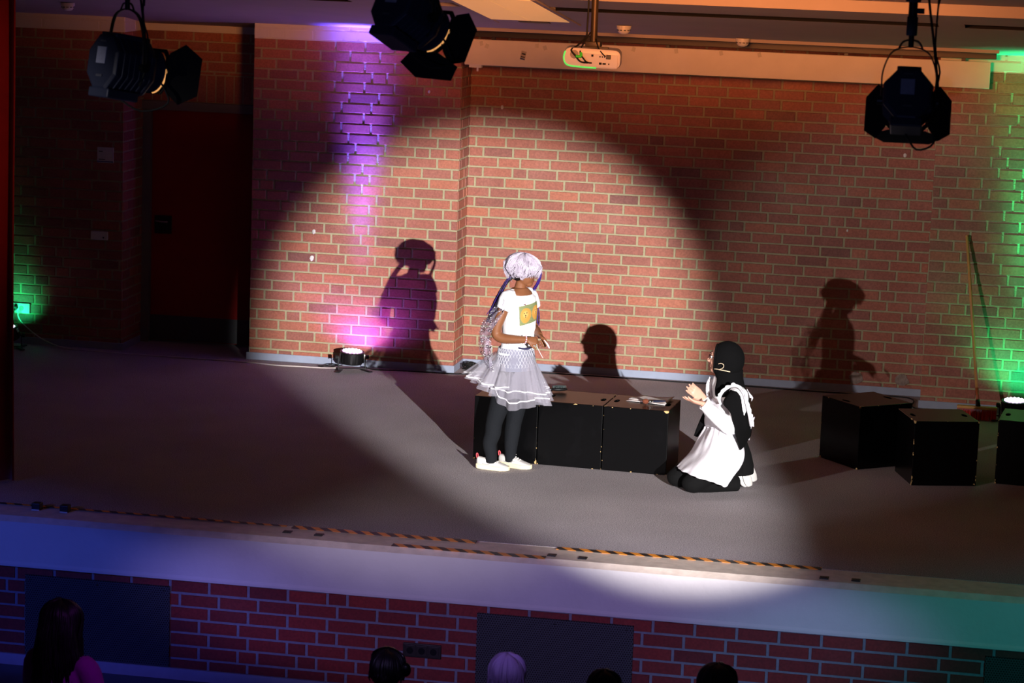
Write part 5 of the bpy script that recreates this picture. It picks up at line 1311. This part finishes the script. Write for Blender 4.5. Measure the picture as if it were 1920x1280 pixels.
# ---------------------------------------------------------------- spectators in the hall
def seated(px,py,Y,label,hair=(16,13,16),long_=False,top=(24,20,34),k=1.0,turn=0,group=None,extra=None,sh_w=.19,hw=.088,fl=-.95):
    tp=at(px,py,Y); zt=tp.z; e=empty('person',(tp.x,tp.y,fl)); tag(e,label,'person',group)
    f=Vector((math.sin(turn),math.cos(turn),0)); s=Vector((f.y,-f.x,0))
    hc_=Vector((tp.x,tp.y,zt-.125*k)); m=mat('skin_dim',(150,105,85),.6)
    P=lambda a,b,z: hc_+f*a*k+s*b*k+Vector((0,0,z*k))
    B=lambda a,b,z: Vector((tp.x,tp.y,z))+f*a+s*b
    mb=MB(); zs=zt-.30*k; zh=fl+.50
    mb.loft([ring(B(-.02,0,zh-.06),s,f,.16,.12),ring(B(-.02,0,zh+.08),s,f,.155,.115),ring(B(-.01,0,(zh+zs)/2),s,f,.15,.10),ring(B(0,0,zs-.06),s,f,sh_w*.9,.095),ring(B(0,0,zs),s,f,sh_w*.8,.07),ring(B(0,0,zs+.03),s,f,.07,.06)])
    mb.tube([B(0,0,zs),P(-.01,0,-.05)],[.055,.052],seg=14); Ph,Mh=head(mb,hc_-Vector((0,0,.01)),f,UP,k)
    for b in(-1,1):
        mb.tube([B(0,b*sh_w*.7,zs-.02),B(.0,b*sh_w,zs-.06),B(.04,b*(sh_w+.03),zs-.26),B(.16,b*.16,zh+.10),B(.32,b*.08,zh+.09)],[.05,.052,.045,.038,.026],seg=14)
        hand(mb,B(.32,b*.08,zh+.09),f-s*b*.3,Vector((0,0,-1)),.9,(.3,.3,.3,.3),thumb=b)
        mb.tube([B(.0,b*.09,zh),B(.22,b*.10,zh),B(.44,b*.10,zh-.01)],[.085,.075,.058],seg=16); mb.tube([B(.44,b*.10,zh),B(.45,b*.10,(zh+fl)/2),B(.44,b*.10,fl+.09)],[.056,.05,.038],seg=14); mb.tube([B(.42,b*.10,fl+.045),B(.50,b*.10,fl+.04),B(.60,b*.10,fl+.03)],[.042,.038,.028],seg=12)
    mb.build('body',m,e,remesh=.008,iters=2)
    mb=MB()
    mb.loft([ring(B(-.02,0,zh-.05),s,f,.18,.14),ring(B(-.02,0,zh+.10),s,f,.175,.13),ring(B(-.01,0,(zh+zs)/2),s,f,.168,.118),ring(B(0,0,zs-.07),s,f,sh_w*.95,.112),ring(B(0,0,zs+.005),s,f,sh_w*.8,.085),ring(B(0,0,zs+.03),s,f,.075,.07)])
    for b in(-1,1): mb.tube([B(0,b*sh_w*.7,zs-.02),B(.0,b*sh_w,zs-.06),B(.04,b*(sh_w+.03),zs-.26),B(.16,b*.16,zh+.10),B(.28,b*.095,zh+.09)],[.058,.062,.056,.048,.036],seg=14)
    mb.build('top',mat('cloth_%d_%d_%d'%top,top,.9,bump=.3,bscale=20),e,remesh=.009,iters=4)
    mb=MB()
    for b in(-1,1): mb.tube([B(-.02,b*.09,zh),B(.22,b*.10,zh),B(.44,b*.10,zh-.01),B(.455,b*.10,(zh+fl)/2),B(.44,b*.10,fl+.10)],[.10,.088,.07,.06,.05],seg=16)
    mb.build('trousers',mat('dark_denim',(22,24,36),.9),e,remesh=.010,iters=3)
    mb=MB()
    for b in(-1,1): mb.loft([ring(B(.36+.28*t,b*.10,fl+.008+h),s,UP,w_,h,16,2.6) for t,w_,h in((0,.03,.03),(.2,.042,.045),(.5,.045,.042),(.8,.045,.03),(1,.025,.02))])
    mb.build('shoes',M_BLACKPL,e,smooth=True)
    rn=random.Random(int(px)); hm=mat('hair_%d_%d_%d'%hair,hair,.45)
    mb=MB(); mb.ell(P(-.012,0,.036),(.104*k,hw*k*1.0,.092*k),rot=Mh,nu=26,nv=18); mb.ell(P(-.035,0,-.02),(.078*k,hw*k*.93,.085*k),rot=Mh,nu=20,nv=14)
    hh=mb.build('hair',hm,e,smooth=True)
    mb=MB()
    for i in range(240 if long_ else 130):
        az=rn.uniform(0,6.283) if not long_ else rn.uniform(.5,5.78); L=(rn.uniform(.20,.34) if long_ else rn.uniform(.07,.13))*k
        pts=[]; lat=rn.uniform(0,1)
        for q in range(8):
            t=q/7
            el=R(88-100*min(1,t*2.1)); r=1.03+.05*math.sin(t*6+az*5)+(.25*max(0,t-.45)*rn.random() if long_ else .04*t)
            p=Vector((-.012+.104*math.cos(el)*math.cos(az)*r,hw*math.cos(el)*math.sin(az)*r,.036+.092*math.sin(el)*r))
            if long_ and t>.45: p.z-= (t-.45)/.55*L/k; p.x-=.02; p.y*=1+.35*(t-.45)
            elif t>.45: p.z-=(t-.45)/.55*L*.6/k
            if p.x>.06 and p.z<.03: p.x=.06
            pts.append(P(p.x,p.y,p.z)+Vector((rn.uniform(-1,1),rn.uniform(-1,1),0))*.006*t)
        mb.tube(pts,[.004,.006,.007,.007,.007,.006,.005,.002],seg=5,sub=2)
    mb.build('locks',hm,hh,smooth=True)
    ch=empty('chair',(tp.x,tp.y-.02,fl)); tag(ch,'plain dark chair under the '+' '.join(label.split()[:7]),'chair','chairs of the front row')
    mb=MB(); mb.box(B(.09,0,zh-.135),(.40,.40,.03),rot=Matrix.Rotation(-turn,3,'Z'),bev=.01); mb.build('seat',M_BLACKPL,ch)
    mb=MB(); mb.box(B(-.20,0,zh+.20),(.38,.025,.22),rot=Matrix.Rotation(-turn,3,'Z'),bev=.01); mb.build('backrest',M_BLACKPL,ch)
    for a in(-.17,.26):
        for b in(-.17,.17): mb=MB(); mb.cyl(B(a,b,fl),B(a,b,zh-.14),.011,seg=10); mb.build('leg',M_DARKST,ch)
    for b in(-.17,.17): mb=MB(); mb.cyl(B(-.18,b,zh-.14),B(-.2,b,zh+.25),.011,seg=10); mb.build('back_post',M_DARKST,ch)
    return e,P
seated(118,1124,-9.0,'spectator with long black hair in a magenta top at lower left',long_=True,top=(150,30,150),turn=.35,hw=.10,sh_w=.18)
e,P=seated(729,1219,-8.8,'spectator with short black hair wearing shiny headphones, before the triple socket',k=.82,hw=.100,turn=.2)
mb=MB(); c_=P(.0,.115,.02); mb.ell(c_,(.030,.020,.038)); o=mb.build('headphone_cup',mat('glossy_black',(8,8,10),.08),e,smooth=True)
mb=MB(); mb.tube([P(.0,.112,.02),P(0,.10,.10),P(0,.0,.142),P(0,-.10,.10),P(0,-.112,.02)],.007,seg=8); mb.build('headband',mat('glossy_black',(8,8,10),.08),o,smooth=True)
seated(953,1226,-8.8,'spectator with fair hair lit purple, before the middle grille',hair=(168,140,190),k=.86,hw=.098)  # purple light put into the colour of the fair hair
seated(1134,1257,-9.5,'spectator with dark hair low at the right end of the middle grille',k=.84)
seated(1347,1245,-8.8,'spectator with dark hair rightmost along the bottom edge',k=.90,hw=.10)
seated(-66,1200,-9.0,'spectator mostly cut off at the lower left corner, only a pale shoulder showing',top=(170,170,230),k=.95,turn=0,sh_w=.18)
spot('hall_magenta_light',(2.2,-11.6,2.6),(.3,-8.9,-.3),120,(.55,.10,1),34,.9,.1)
